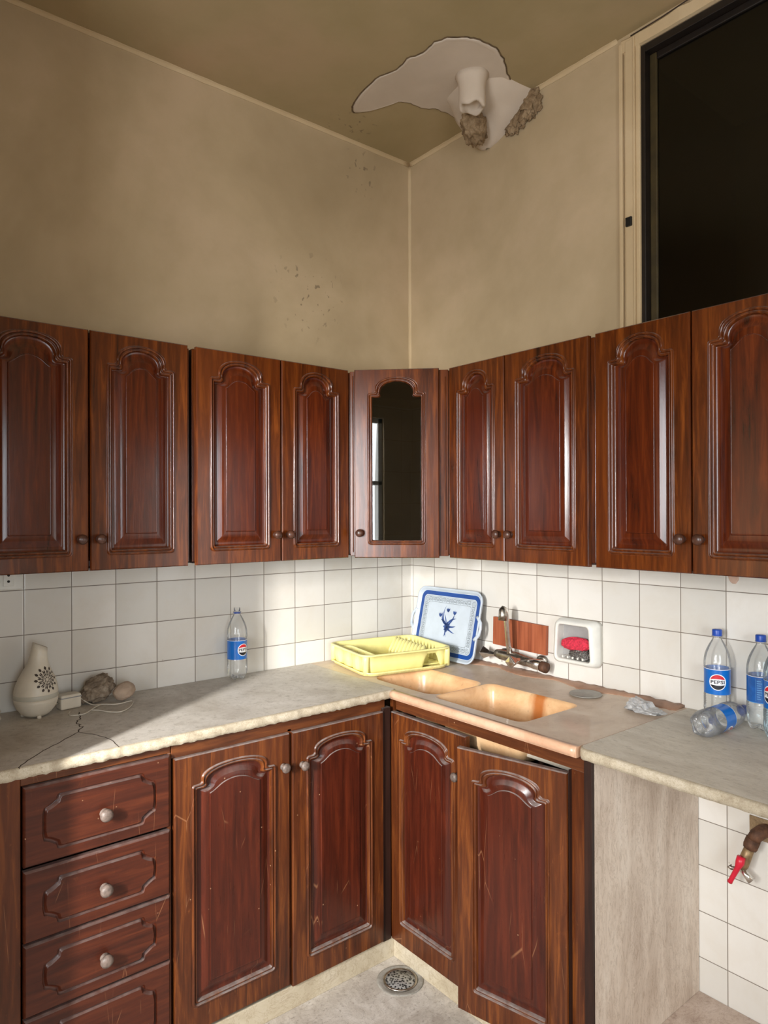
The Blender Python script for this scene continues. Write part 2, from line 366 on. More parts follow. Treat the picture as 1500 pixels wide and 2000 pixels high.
# dark high opening: casing, inner frame, glass, unlit void behind
win=link('window_4',None); win['kind']='structure'; win.location=(0,0,0)
mb=MB()
for y0,y1,d in ((-1.146,-1.152,.006),(-1.152,-1.166,.016),(-1.170,-1.176,.010),(-1.176,-1.208,.014),(-1.210,-1.216,.02),(-1.216,-1.232,.012)):
    mb.box(-d,y1,2.02,0.0,y0,ZC-.03,P_TRIM)
mb.build('casing',win,bevel=.003)
L=[];N=40
for i in range(N+1):
    y=-1.16-(1.44*i/N); z0=WZ1-.002; z1=ZC-.012+random.uniform(-.004,.004); d=.014+random.uniform(-.002,.002)
    L.append([(0,y,z0),(-d,y,z0+.002),(-d,y,z1-.01),(-.002,y,z1)])
MB().loft(L,P_TRIM,True,True,True,False).build('head_casing',win)
mb=MB().tube([(-.014+random.uniform(-.001,.001),-1.2-.12*i,ZC-.016+random.uniform(-.008,.006)) for i in range(12)],.0022,CRACK,6)
mb.build('crack',win)
mb=MB()
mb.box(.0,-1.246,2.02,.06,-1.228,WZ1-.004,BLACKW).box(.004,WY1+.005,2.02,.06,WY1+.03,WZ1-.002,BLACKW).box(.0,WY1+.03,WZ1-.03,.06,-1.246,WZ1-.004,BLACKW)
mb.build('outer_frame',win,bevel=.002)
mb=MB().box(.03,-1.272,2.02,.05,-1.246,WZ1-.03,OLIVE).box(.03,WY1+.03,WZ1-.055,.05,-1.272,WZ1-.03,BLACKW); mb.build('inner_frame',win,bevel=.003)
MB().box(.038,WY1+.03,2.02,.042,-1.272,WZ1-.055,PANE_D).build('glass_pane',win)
boxo('latch',(-.022,-1.203,2.560),(-.012,-1.180,2.592),BLACK,win,.002)
# unlit void
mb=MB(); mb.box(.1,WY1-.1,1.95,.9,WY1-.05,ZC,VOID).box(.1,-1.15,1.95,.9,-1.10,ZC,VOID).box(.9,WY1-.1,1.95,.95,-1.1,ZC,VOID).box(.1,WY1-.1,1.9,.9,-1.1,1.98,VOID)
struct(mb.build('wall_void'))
mb=MB().tube([(.4,-1.75,2.56),(.46,-1.95,2.7),(.5,-2.1,2.76),(.55,-2.5,2.86)],[.006,.01,.008,.006],CABLE,8)

# kick plates
mb=MB().box(-2.1,-.567,ZF,-.585,-.552,-.008,ST_KICK); struct(mb.build('baseboard_left',bevel=.002))
mb=MB().box(-.585,-1.395,ZF,-.570,-.552,-.008,ST_KICK); struct(mb.build('baseboard_right',bevel=.002))
# raised floor of the appliance nook
L=[]
struct(boxo('floor_nook',(-.60,-2.85,ZF),(0,-1.395,-.01),ST_NOOK,None,.004))

# ------------------------------------------------------------------ doors
def arch(x0,x1,z0,zs,za,step,notch,rc,rb=.012,na=20):
    """cathedral panel outline, constant vertex count; starts bottom left, clockwise seen from the front"""
    P=[]; xm=(x0+x1)/2
    for i in range(5):
        a=PI+PI/2-PI/2*i/4; P.append((x0+rb+rb*math.cos(a),z0+rb+rb*math.sin(a)))          # bottom-left
    half=[]
    for i in range(5):
        a=PI-PI/2*i/4; half.append((x0+rc+rc*math.cos(a),zs-rc+rc*math.sin(a)))           # shoulder corner
    ex=x0+step
    half.append((ex-rc*.25,zs))
    for i in range(1,4):
        a=-PI/2+PI/2*i/4; half.append((ex-rc*.25+notch*.5*math.cos(a)*1.0,zs+notch*.5+notch*.5*math.sin(a)))
    bx=ex+notch*.3; bz=zs+notch*.7; n=na//2
    for i in range(n+1):
        a=PI-PI/2*i/n; half.append((xm+(xm-bx)*math.cos(a),bz+(za-bz)*math.sin(a)**.85 if math.sin(a)>1e-6 else bz))
    P+=half; P+=[(2*xm-x,z) for x,z in half[::-1][1:]]
    for i in range(5):
        a=0-PI/2*i/4; P.append((x1-rb+rb*math.cos(a),z0+rb+rb*math.sin(a)))
    return P
def arch2(x0,x1,z0,zs,za,rb=.002,na=20):
    P=[]; xm=(x0+x1)/2
    for i in range(5):
        a=PI+PI/2-PI/2*i/4; P.append((x0+rb+rb*math.cos(a),z0+rb+rb*math.sin(a)))
    half=[(x0,zs-.012+.003*i) for i in range(5)]
    ex=x0+(xm-x0)*.42; ez=zs+(za-zs)*.62
    for i in range(4):
        u=i/4; half.append((x0+(ex-x0)*u+.0001,zs+.001+(ez-zs)*(u**1.3)))
    n=na//2
    for i in range(n+1):
        u=i/n; half.append((ex+(xm-ex)*u,ez+(za-ez)*math.sin(u*PI/2)**.8 if u>0 else ez))
    P+=half; P+=[(2*xm-x,z) for x,z in half[::-1][1:]]
    for i in range(5):
        a=0-PI/2*i/4; P.append((x1-rb+rb*math.cos(a),z0+rb+rb*math.sin(a)))
    return P
def arch_in(x0,x1,z0,zs,za,step,notch,rc,d,**k):
    return arch(x0+d,x1-d,z0+d,zs-d,za-d,step,notch,max(.002,rc-d*.4),max(.002,.014-d*.5),**k)

def make_door(cab,loc,W,H,mf,mp,mk,mx=.047,top=.028,bot=.045,sh=.094,ix=.108,itop=.100,ibot=.113,knob=None,glass=False,rz=0,name='door',label=None,T=.02):
    """door front at y=0 (facing -Y), x 0..W, z 0..H"""
    mb=MB(); r=.003
    def lp(P,y): return [(x,y,z) for x,z in P]
    rect=lambda d:[(d,d),(d,H-d),(W-d,H-d),(W-d,d)]
    def dense(P,n=6):
        o=[]
        for i in range(4):
            a,b=P[i],P[(i+1)%4]
            for k in range(n): o.append((a[0]+(b[0]-a[0])*k/n,a[1]+(b[1]-a[1])*k/n))
        return o
    A=dict(x0=mx,x1=W-mx,z0=bot,zs=H-sh,za=H-top,step=.024,notch=.022,rc=.009)
    oc=arch(**A)
    mb.loft([lp(dense(rect(0)),T),lp(dense(rect(0)),.004),lp(dense(rect(.003)),0)],mf,True,True,False,False) if not glass else mb.loft([lp(dense(rect(0)),T),lp(dense(rect(0)),.004),lp(dense(rect(.003)),0)],mf,True,False,False,False)
    I=lambda d:arch_in(**A,d=d)
    prof=[(-.001,0),(.0005,.0012),(.0015,-.003),(.004,-.0062),(.0068,-.0055),(.0085,-.001),(.0093,.0035),(.0105,-.0005),(.013,-.0025),(.0155,-.0015),(.0175,.004),(.0185,.0095)]
    fill_ring(mb,lp(dense(rect(.003)),0),[lp(I(-.001),0)],mf)
    if not glass:
        mb.loft([lp(I(d),y) for d,y in prof],mf)
    else:
        mb.loft([lp(I(d),y) for d,y in prof+[(.0195,T)]],mf)
        fill_ring(mb,lp(dense(rect(0)),T),[lp(I(.0195),T)],mf)
    o=mb.build(name,cab,loc,(0,0,rz))
    if label: o['label']=label
    if not glass:
        pb=MB(); a=I(.0185)
        inn=arch2(ix,W-ix,ibot,H-itop-.030,H-itop)
        inn2=arch2(ix+.002,W-ix-.002,ibot+.002,H-itop-.031,H-itop-.002)
        q=lambda f,y:[(p[0]+(s[0]-p[0])*f,y,p[1]+(s[1]-p[1])*f) for p,s in zip(a,inn)]
        pb.loft([q(0,.0096),q(.06,.0108),q(.22,.0106),q(.30,.0098),q(.58,.0028),q(.66,.0016),q(.95,.0012)],mp)
        pb.loft([q(.95,.0012),q(.975,-.0012),lp(inn,-.0026),lp(inn2,-.0018)],mp)
        pb.add(lp(inn2,-.0018),[tuple(range(len(inn2)))],mp)
        pb.build('panel',o)
    else:
        pb=MB(); a=I(.0165); pb.loft([lp(a,.009),lp(a,.012)],PANE,True,True,True,False); pb.build('glass_pane',o)
    if knob:
        kx,kz,side=knob; kb=MB()
        kb.lathe([(.011,0),(.011,.003),(.007,.006),(.0065,.012),(.012,.015),(.0155,.020),(.0155,.024),(.011,.029),(.004,.031)],mk,20,axis='y')
        kb.build('knob',o,(kx,0,kz))
    return o

# ------------------------------------------------------------------ wall cabinets
UZ0,UZ1=1.378,2.117; UH=UZ1-UZ0
def wall_cabinet(label,org,rz,x0,x1,doors,depth=.308,frame_l=0,frame_r=0):
    """local frame: x to the right, y into the wall, door faces at y=0. org = where local x=0,y=0 is"""
    t=thing('wall_cabinet',label,'cabinet',org,rz,'carved wooden wall cabinets')
    mb=MB(); y0=.022
    mb.box(x0,y0,UZ0+.006,x0+.018,depth+y0-.003,UZ1-.004,W_DARK).box(x1-.018,y0,UZ0+.006,x1,depth+y0-.003,UZ1-.004,W_DARK)
    mb.box(x0+.018,y0,UZ0+.006,x1-.018,depth+y0-.003,UZ0+.024,W_DARK).box(x0+.018,y0,UZ1-.022,x1-.018,depth+y0-.003,UZ1-.004,W_DARK)
    mb.box(x0+.018,depth+y0-.011,UZ0+.024,x1-.018,depth+y0-.003,UZ1-.022,W_DARK)
    mb.build('carcass',t,bevel=.001)
    mb=MB().box(x0-.004,.0205,UZ0+.012,x0+.020,.0265,UZ1-.006,W_FRAME).box(x1-.020,.0205,UZ0+.012,x1+.004,.0265,UZ1-.006,W_FRAME).box(x0+.02,.0205,UZ0+.012,x1-.02,.0265,UZ0+.03,W_FRAME)
    mb.build('face_frame',t,bevel=.001)
    for i,(a,b,k) in enumerate(doors):
        W=b-a; make_door(t,(a,0,UZ0),W,UH,W_FRAME,W_PANEL,W_KNOB,mx=.047 if W>.29 else .043,ix=.108 if W>.29 else .098,knob=((.026 if k=='l' else W-.024),.097,k))
    return t
wall_cabinet('dark brown two-door wall cabinet at the far left, above the white diffuser',(0,-.33,0),0,-1.925,-1.268,[(-1.922,-1.594,'r'),(-1.589,-1.275,'l')])
wall_cabinet('two-door wall cabinet on the left wall next to the glazed corner cabinet',(0,-.33,0),0,-1.250,-.612,[(-1.245,-.919,'r'),(-.914,-.612,'l')])
wall_cabinet('two-door wall cabinet just right of the glazed corner cabinet, above the blue tray and tap',(-.33,0,0),-PI/2,.605,1.246,[(.605,.884,'r'),(.889,1.236,'l')])
wall_cabinet('two-door wall cabinet at the far right under the dark high opening',(-.33,0,0),-PI/2,1.255,1.905,[(1.262,1.571,'r'),(1.576,1.895,'l')])
# diagonal corner cabinet
A=Vector((-.610,-.330,0)); Bv=Vector((-.330,-.605,0)); dl=(Bv-A).length; ang=math.atan2(Bv.y-A.y,Bv.x-A.x)
cc=thing('corner_cabinet','glazed diagonal wall cabinet in the room corner with one arched glass door','cabinet',(A.x,A.y,0),ang)
mb=MB(); fy=.012
for a,b in ((0.002,.030),(.348,dl-.002)): mb.box(a,fy,UZ0+.006,b,fy+.02,UZ1-.003,W_FRAME)
mb.box(.030,fy,UZ0+.006,.348,fy+.02,UZ0+.03,W_FRAME).box(.030,fy,UZ1-.03,.348,fy+.02,UZ1-.003,W_FRAME)
mb.box(-.014,fy+.006,UZ0+.012,.004,fy+.016,UZ1-.006,W_FRAME).box(dl-.004,fy+.006,UZ0+.012,dl+.014,fy+.016,UZ1-.006,W_FRAME).box(.012,fy-.004,UZ0+.02,.016,fy,UZ1-.02,W_FRAME).box(dl-.016,fy-.005,UZ0+.03,dl-.011,fy,UZ1-.03,W_FRAME)
mb.build('face_frame',cc,bevel=.002)
ci=Matrix.Rotation(-ang,4,'Z')@Matrix.Translation(-A)
def cpoly(z0,z1,inset=.0):
    pts=[(-.606,-.012),(-.606,-.296),(-.296,-.600),(-.012,-.600),(-.012,-.012)]
    lo=[ci@Vector((x,y,z0)) for x,y in pts]; hi=[ci@Vector((x,y,z1)) for x,y in pts]; return lo,hi
mb=MB()
for z0,z1 in ((UZ0+.008,UZ0+.024),(UZ1-.02,UZ1-.004)):
    lo,hi=cpoly(z0,z1); mb.loft([lo,hi],W_DARK,True,True,True,False)
for (x0,y0,x1,y1) in ((-.606,-.300,-.592,-.012),(-.300,-.600,-.012,-.586)):
    v=[ci@Vector(p) for p in ((x0,y0,UZ0+.024),(x1,y0,UZ0+.024),(x1,y1,UZ0+.024),(x0,y1,UZ0+.024))]; v2=[p+Vector((0,0,UH-.044)) for p in v]
    mb.loft([v,v2],W_DARK,True,True,True,False)
mb.build('carcass',cc)
make_door(cc,(.022,-.008,UZ0),.332,UH,W_FRAME,W_PANEL,W_KNOB,mx=.052,top=.030,bot=.050,sh=.092,knob=(.022,.097,'l'),glass=True)

# ------------------------------------------------------------------ base cabinets
BZ=.872
def carc(mb,x0,x1,y0=.022,d=.53,z0=-.006,z1=BZ,m=W_DARK):
    mb.box(x0,y0,z0,x0+.016,d,z1-.045,m).box(x1-.016,y0,z0,x1,d,z1-.045,m).box(x0+.016,y0,z0,x1-.016,d,z0+.016,m).box(x0+.016,d-.008,z0+.016,x1-.016,d,z1-.045,m)
# drawer unit
dc=thing('drawer_cabinet','dark wooden drawer cabinet with four carved drawers at the left end','cabinet',(0,-.575,0),0)
mb=MB(); carc(mb,-1.905,-1.432,.03); mb.build('carcass',dc)
mb=MB().box(-2.09,.014,-.006,-1.830,.03,BZ-.001,W_LOWF).box(-1.830,.014,.848,-1.432,.03,BZ-.001,W_RAIL).box(-1.440,.014,-.006,-1.430,.03,.848,W_LOWF).box(-1.83,.014,-.006,-1.44,.03,.004,W_RAIL)
mb.build('face_frame',dc,bevel=.002)
def groove_loop(x0,x1,z0,z1,d):
    x0+=d;x1-=d;z0+=d;z1-=d; P=[]; ax,az,st=.040,.036,.008
    c=[(x0,z0+az+.012),(x0+.002,z0+az)]
    for i in range(7):
        a=i/6; c.append((x0+.004+ (ax-.010)*a, z0+az-.006-(az-.020)*(1-math.cos(a*PI/2))**.8))
    c+=[(x0+ax-.004,z0+st*.55),(x0+ax,z0+.001),(x0+ax+.006,z0)]
    bl=c; br=[(x0+x1-x,z) for x,z in c][::-1]; tr=[(x,z0+z1-z) for x,z in br][::-1]; tl=[(x,z0+z1-z) for x,z in bl][::-1]
    return bl+br+tr+tl
def drawer(z0,z1,lab=None):
    W=.388; H=z1-z0; mb=MB(); T=.02
    def dense(d,n=6):
        P=[(d,d),(W-d,d),(W-d,H-d),(d,H-d)];o=[]
        for i in range(4):
            a,b=P[i],P[(i+1)%4]
            for k in range(n): o.append((a[0]+(b[0]-a[0])*k/n,a[1]+(b[1]-a[1])*k/n))
        return o
    lp=lambda P,y:[(x,y,z) for x,z in P]
    mb.loft([lp(dense(0),T),lp(dense(0),.006),lp(dense(.003),.0015),lp(dense(.005),0)],W_LOWH,True,True,False,False)
    gx=(.044,W-.040,.028,H-.032)
    g0=groove_loop(*gx,0)
    fill_ring(mb,lp(dense(.005),0),[lp(g0,0)],W_LOWH)
    mb.loft([lp(groove_loop(*gx,d),y) for d,y in ((0,0),(.0008,.006),(.0028,.009),(.0060,.008),(.0085,.0005),(.010,-.0008))],W_LOWH)
    gi=lp(groove_loop(*gx,.010),-.0008); mb.add(gi,[tuple(range(len(gi)))],W_LOWH)
    o=mb.build('drawer',dc,(-1.826,0,z0))
    MB().lathe([(.013,0),(.013,.003),(.008,.007),(.008,.012),(.014,.015),(.0175,.020),(.0175,.025),(.013,.031),(.005,.033)],W_KNOBL,20,axis='y').build('knob',o,(.201,0,H*.44))
for z0,z1 in ((.638,.846),(.443,.628),(.251,.437),(.012,.245)): drawer(z0,z1)
# left two-door base cabinet
bc=thing('base_cabinet','worn two-door base cabinet right of the drawers, pale dusty knobs','cabinet',(0,-.575,0),0,'worn base cabinets')
mb=MB(); carc(mb,-1.428,-.640,.03); mb.build('carcass',bc)
mb=MB().box(-1.4295,.014,.830,-.620,.03,BZ-.001,W_RAIL).box(-.637,.004,-.012,-.601,.03,.840,W_DARK).box(-1.035,.014,-.006,-1.019,.03,.84,W_LOWF)
mb.build('face_frame',bc,bevel=.002)
KW=dict(mx=.052,top=.036,bot=.072,sh=.088,ix=.112,itop=.096,ibot=.135)
make_door(bc,(-1.425,0,.004),.391,.826,W_LOWF,W_LOWP,W_KNOBL,knob=(.366,.722,'r'),**KW)
make_door(bc,(-1.024,-.003,-.006),.384,.836,W_LOWF,W_LOWP,W_KNOBL,knob=(.036,.724,'l'),label='door with scuffed, whitened upper left corner',**KW)
# sink cabinet (local x = -world y)
sc=thing('sink_cabinet','worn two-door base cabinet under the sink, right door hanging ajar','cabinet',(-.595,0,0),-PI/2,'worn base cabinets')
mb=MB(); carc(mb,.600,1.398,.03,.585); mb.build('carcass',sc)
mb=MB().box(.578,.014,.828,1.400,.03,BZ-.001,W_RAIL).box(1.350,.014,-.02,1.400,.03,.828,W_LOWF).box(.545,.014,-.012,.562,.03,BZ-.001,W_LOWF).box(1.3505,.0,-.02,1.352,.014,.828,W_DARK)
mb.build('face_frame',sc,bevel=.002)
boxo('side_strip',(1.4005,.002,-.02),(1.4255,.0145,BZ-.001),W_DARK,sc,.001)
boxo('inner_board',(.90,.10,.78),(1.30,.115,.826),PL_CREAM,sc,.001)
make_door(sc,(.560,0,-.016),.388,.836,W_LOWF,W_LOWP,W_KNOBL,knob=(.356,.700,'r'),**KW)
hp=Vector((1.347,0,0)); aj=R(13.2); Wd=.366
make_door(sc,(hp.x-Wd*math.cos(aj),-Wd*math.sin(aj),-.002),Wd,.818,W_LOWF,W_LOWP,W_KNOBL,rz=aj,label='door ajar, with orange worn upper rail',**KW)

# ------------------------------------------------------------------ worktops
ZT=.905
def slab(name,pts_x,profile,label,matt,mate,rough=.0012):
    pass
def worktop_left():
    mb=MB(); L=[]; N=150; x0,x1=-2.11,-.588
    for i in range(N+1):
        x=x0+(x1-x0)*i/N; j=lambda s:random.uniform(-s,s)
        L.append([(x,-.004,ZT),(x,-.578,ZT),(x,-.5845+j(.001),ZT-.0008),(x,-.589+j(.002),ZT-.004+j(.001)),(x,-.589+j(.0022),ZT-.018+j(.003)),(x,-.587+j(.0025),ZT-.029+j(.002)),(x,-.575,ZT-.032),(x,-.004,ZT-.032)])
    n=8; vs=[p for l in L for p in l]
    for i in range(N):
        for j in range(n):
            k=(j+1)%n; a=[L[i][j],L[i][k],L[i+1][k],L[i+1][j]]
            mb.add(a,[(0,1,2,3)],ST_EDGE if 1<=j<=5 else ST_TOP,1<=j<=5)
    mb.add(L[0],[tuple(range(8))],ST_EDGE); mb.add(L[-1],[tuple(range(8))],ST_EDGE)
    return mb
wt=worktop_left().build('worktop'); tag(wt,'cracked grey marble worktop along the left wall over the drawers','worktop')
def weld(o):
    bm=bmesh.new(); bm.from_mesh(o.data); bmesh.ops.remove_doubles(bm,verts=bm.verts,dist=1e-5); bmesh.ops.recalc_face_normals(bm,faces=bm.faces); bm.to_mesh(o.data); bm.free()
weld(wt)
def strip(pts,wd,m,z):
    mb=MB(); vs=[]; n=len(pts)
    for i,p in enumerate(pts):
        a=Vector(pts[max(i-1,0)][:2]); b=Vector(pts[min(i+1,n-1)][:2]); t=(b-a).normalized(); q=Vector((-t.y,t.x))*wd/2*(1 if 0<i<n-1 else .4)
        vs+=[(p[0]+q.x,p[1]+q.y,z),(p[0]-q.x,p[1]-q.y,z),(p[0]-q.x,p[1]-q.y,z-.003),(p[0]+q.x,p[1]+q.y,z-.003)]
    return mb.loft([vs[4*i:4*i+4] for i in range(n)],m,True,True,True,False)
def jag(pts,n=4,j=.004):
    o=[]
    for a,b in zip(pts,pts[1:]):
        for i in range(n):
            o.append((a[0]+(b[0]-a[0])*i/n+random.uniform(-j,j)*(i>0),a[1]+(b[1]-a[1])*i/n+random.uniform(-j,j)*(i>0)))
    return o+[pts[-1]]
strip(jag([(-1.575,-.150),(-1.592,-.222),(-1.616,-.272),(-1.610,-.300),(-1.618,-.338),(-1.639,-.372)],4,.006),.0035,CRACK,ZT+.0004).build('crack',wt)
strip(jag([(-1.639,-.372),(-1.699,-.431),(-1.758,-.482),(-1.80,-.53),(-1.831,-.567),(-1.838,-.586)],4,.003),.003,CRACK,ZT+.0004).build('crack',wt)
strip(jag([(-1.639,-.372),(-1.611,-.419),(-1.591,-.472),(-1.584,-.526),(-1.588,-.584)],3,.002),.0022,CRACK,ZT+.0004).build('crack',wt)

# right worktop
mb=MB(); N=110; L=[]
for i in range(N+1):
    y=-1.392-(1.2*i/N); j=lambda s:random.uniform(-s,s); e=.02 if i==0 else (.006 if i==1 else 0)
    L.append([(-.004,y,ZT),(-.606+e,y,ZT),(-.6125+e+j(.0008),y,ZT-.0008),(-.617+e+j(.0012),y,ZT-.004+j(.0006)),(-.617+e+j(.0016),y,ZT-.018+j(.001)),(-.615+e+j(.0016),y,ZT-.028+j(.001)),(-.600+e,y,ZT-.030),(-.004,y,ZT-.030)])
for i in range(N):
    for j2 in range(8):
        k=(j2+1)%8; mb.add([L[i][j2],L[i][k],L[i+1][k],L[i+1][j2]],[(0,1,2,3)],ST_EDGE if 1<=j2<=5 else ST_TOPR,1<=j2<=5)
mb.add(L[0],[tuple(range(8))],ST_EDGE); mb.add(L[-1],[tuple(range(8))],ST_EDGE)
wr=mb.build('worktop'); weld(wr); tag(wr,'grey marble worktop with rough pale edge on the right, holding the plastic bottles','worktop')
# upright marble slab carrying it
up=MB().box(-.580,-1.425,-.01,-.002,-1.4085,ZT-.031,ST_SLAB).build('support_slab',bevel=.002); tag(up,'upright veined marble slab between sink cabinet and empty nook','panel')

# sink counter with two bowls
sk=thing('sink_counter','tan moulded sink counter with two amber bowls in the corner','sink',(0,0,0))
def bowl_loop(cx,cy,hx,hy,r,z,rot=0,n=7):
    c,s_=math.cos(rot),math.sin(rot)
    return [(cx+x*c-y*s_,cy+x*s_+y*c,z) for x,y,_ in rrect(-hx,hx,-hy,hy,r,n)]
B1=(-.405,-.560,.125,.170,.055); B2=(-.400,-.945,.140,.190,.030)
mb=MB(); O=[(-.585,-.004),(-.585,-.578),(-.612,-.585),(-.612,-1.389),(-.004,-1.389),(-.004,-.004)]
def subdiv(P,n=10):
    o=[]
    for i in range(len(P)):
        a,b=P[i],P[(i+1)%len(P)]; 
        for k in range(n): o.append((a[0]+(b[0]-a[0])*k/n,a[1]+(b[1]-a[1])*k/n))
    return o
Os=subdiv(O); 
def rim(B,z,d): return bowl_loop(B[0],B[1],B[2]+d,B[3]+d,B[4]+max(d,0)*.5,z)
fill_ring(mb,[(x,y,ZT-.001) for x,y in Os],[rim(B1,ZT-.001,.014),rim(B2,ZT-.001,.014)],SK_TOP)
mb.loft([[(x,y,ZT-.001) for x,y in Os],[(x,y,ZT-.006) for x,y in Os]],SK_LIP,True,False,False,False)
mb.loft([[(x,y,ZT-.006) for x,y in Os],[(x,y,ZT-.031) for x,y in Os]],SK_LIP,True,False,False,False)
mb.build('deck',sk)
# rolled front lip
Lp=[]
for i in range(41):
    y=-.588-(.800*i/40); Lp.append([(-.600,y,ZT+.0005),(-.612,y,ZT-.0005),(-.6185,y,ZT-.006),(-.620,y,ZT-.016),(-.617,y,ZT-.028),(-.600,y,ZT-.0335)])
MB().loft(Lp,SK_LIP,True,True,True).build('front_lip',sk)
for B,dp in ((B1,.15),(B2,.16)):
    mb=MB(); prof=[(.014,0),(.008,-.003),(.002,-.010),(-.003,-.03),(-.010,-dp*.6),(-.016,-dp+.03),(-.026,-dp+.010),(-.045,-dp),(-.09,-dp-.004)]
    L=[bowl_loop(B[0],B[1],B[2]+d,B[3]+d,max(.012,B[4]+d*.3),ZT-.001+z) for d,z in prof]
    mb.loft(L,SK_BOWL,True,False,True); o=mb.build('bowl',sk)
    MB().lathe([(.028,0),(.028,.002),(.022,.0025),(.018,.001),(.004,.001)],CHROME_D,20,c=(B[0],B[1],ZT-.001-dp-.003)).build('drain_strainer',o)
# rough brown mortar ledge along the wall
L=[]
for i in range(61):
    y=-.34-(1.04*i/60); j=lambda s:random.uniform(-s,s); wdt=.045+.02*math.sin(i*.35)+j(.006)
    L.append([(-.003,y,ZT-.002),(-.003,y,ZT+.009+j(.003)),(-.018,y,ZT+.007+j(.0015)),(-wdt,y,ZT+.002),(-wdt-.008,y,ZT-.003)])
MB().loft(L,SK_BACK,True,True,True).build('mortar_ledge',sk)

# ------------------------------------------------------------------ things on the counter
# dish rack and drip tray
DR=(-.346,-.252); dz=R(-11)
dt=thing('drip_tray','shallow cream-yellow drip tray under the dish rack','tray',(DR[0],DR[1],ZT+.001),dz)
def wavy(hx,hy,r,z,n=10,amp=0):
    P=rrect(-hx,hx,-hy,hy,r,n,z); return P
mb=MB(); hx,hy=.202,.180
mb.loft([wavy(hx-.02,hy-.02,.05,0),wavy(hx-.006,hy-.006,.055,.003),wavy(hx,hy,.06,.012),wavy(hx+.003,hy+.003,.06,.016),wavy(hx-.001,hy-.001,.06,.018),wavy(hx-.006,hy-.006,.055,.014),wavy(hx-.014,hy-.014,.05,.006)],PL_YELD,True,True,True)
o=mb.build('tray_body',dt)
rk=thing('dish_rack','yellow plastic dish rack with plate fins standing in the corner','dish rack',(DR[0]+.006,DR[1]+.004,ZT+.0085),dz)
def rack_loop(hx,hy,r,z,n=12,seg=200,bump=0,lift=False,zl=None,phase=0):
    P0=rrect(-hx,hx,-hy,hy,r,n); P0=[Vector(p[:2]) for p in P0]; P0.append(P0[0]); L=[0]
    for a,b in zip(P0,P0[1:]): L.append(L[-1]+(b-a).length)
    out=[]
    for i in range(seg):
        s=L[-1]*i/seg; k=max(j for j in range(len(L)) if L[j]<=s+1e-9); k=min(k,len(P0)-2)
        p=P0[k].lerp(P0[k+1],(s-L[k])/max(1e-9,L[k+1]-L[k])); x,y=p; zz=z
        if bump and x<-hx+.012:
            v=math.sin(y*2*PI/.085+.6); x+= bump*(1 if v>.1 else (-.4 if v<-.1 else v*4)); 
        if lift and y<-hy+.012 and .070<x<.158:
            t=min(1,min(x-.070,.158-x)/.02); zz=z+(zl-z)*t
        out.append((x,y,zz))
    return out
mb=MB(); H=.078; hx,hy=.210,.174
lo=dict(bump=-.007)
loops=[rack_loop(hx-.024,hy-.022,.03,.0,lift=True,zl=.055,**lo),rack_loop(hx-.018,hy-.016,.035,.004,lift=True,zl=.057,**lo),rack_loop(hx-.013,hy-.012,.038,H*.5,lift=True,zl=.060,**lo),rack_loop(hx-.010,hy-.009,.04,H-.008,**lo),
 rack_loop(hx+.001,hy+.001,.045,H-.007),rack_loop(hx+.002,hy+.002,.045,H-.001),rack_loop(hx-.002,hy-.002,.045,H+.001),rack_loop(hx-.012,hy-.011,.04,H),
 rack_loop(hx-.013,hy-.012,.038,H-.006),rack_loop(hx-.016,hy-.015,.036,H*.5,lift=True,zl=.060,**lo),rack_loop(hx-.021,hy-.019,.033,.006,lift=True,zl=.057,**lo)]
mb.loft(loops,PL_YEL,True,False,False); rb=mb.build('basket',rk)
mb=MB().box(-hx+.022,-hy+.045,.003,hx-.022,hy-.02,.0055,PL_YEL); 
for i in range(9): mb.box(-hx+.03,-hy+.05+.03*i,.0055,hx-.03,-hy+.054+.03*i,.0075,PL_YEL)
mb.build('basket_floor',rk)
# corner lugs and rim loop handles
for sx in (-1,1):
    for sy in (-1,1):
        MB().lathe([(.012,0),(.013,.06),(.012,.074)],PL_YEL,14,c=(sx*(hx-.020),sy*(hy-.018),0)).build('corner_post',rk)
# cutlery compartment at the left
mb=MB()
L=[]
for d,z in ((0,.010),(.0,.066),(.002,.071),(.005,.068),(.006,.012)):
    L.append([(x,y,z2) for x,y,z2 in rrect(-hx+.022+d,-hx+.078-d,-hy+.03+d,hy-.06-d,.022,6,z)])
mb.loft(L,PL_YEL,True,True,True)
mb.box(-hx+.03,-.035,.01,-hx+.072,-.032,.062,PL_YEL).box(-hx+.03,.035,.01,-hx+.072,.038,.062,PL_YEL)
mb.build('cutlery_holder',rk)
# plate fins
for i in range(10):
    y=.132-.027*i; P=[]
    mbf=MB(); pts=[]
    for k in range(13):
        u=k/12; x=.060+.072*u; zc=.012+.070*(.25+.75*math.sin(PI*.5*min(1,u*1.5)))*(1 if u<.8 else 1-2.2*(u-.8))
        yy=y-.012*math.cos(u*PI)
        pts.append([(x,yy-.0022,.004),(x,yy+.0022,.004),(x,yy+.0018,zc),(x,yy-.0018,zc)])
    mbf.loft(pts,PL_YEL,True,True,True).build('plate_fin',rk)

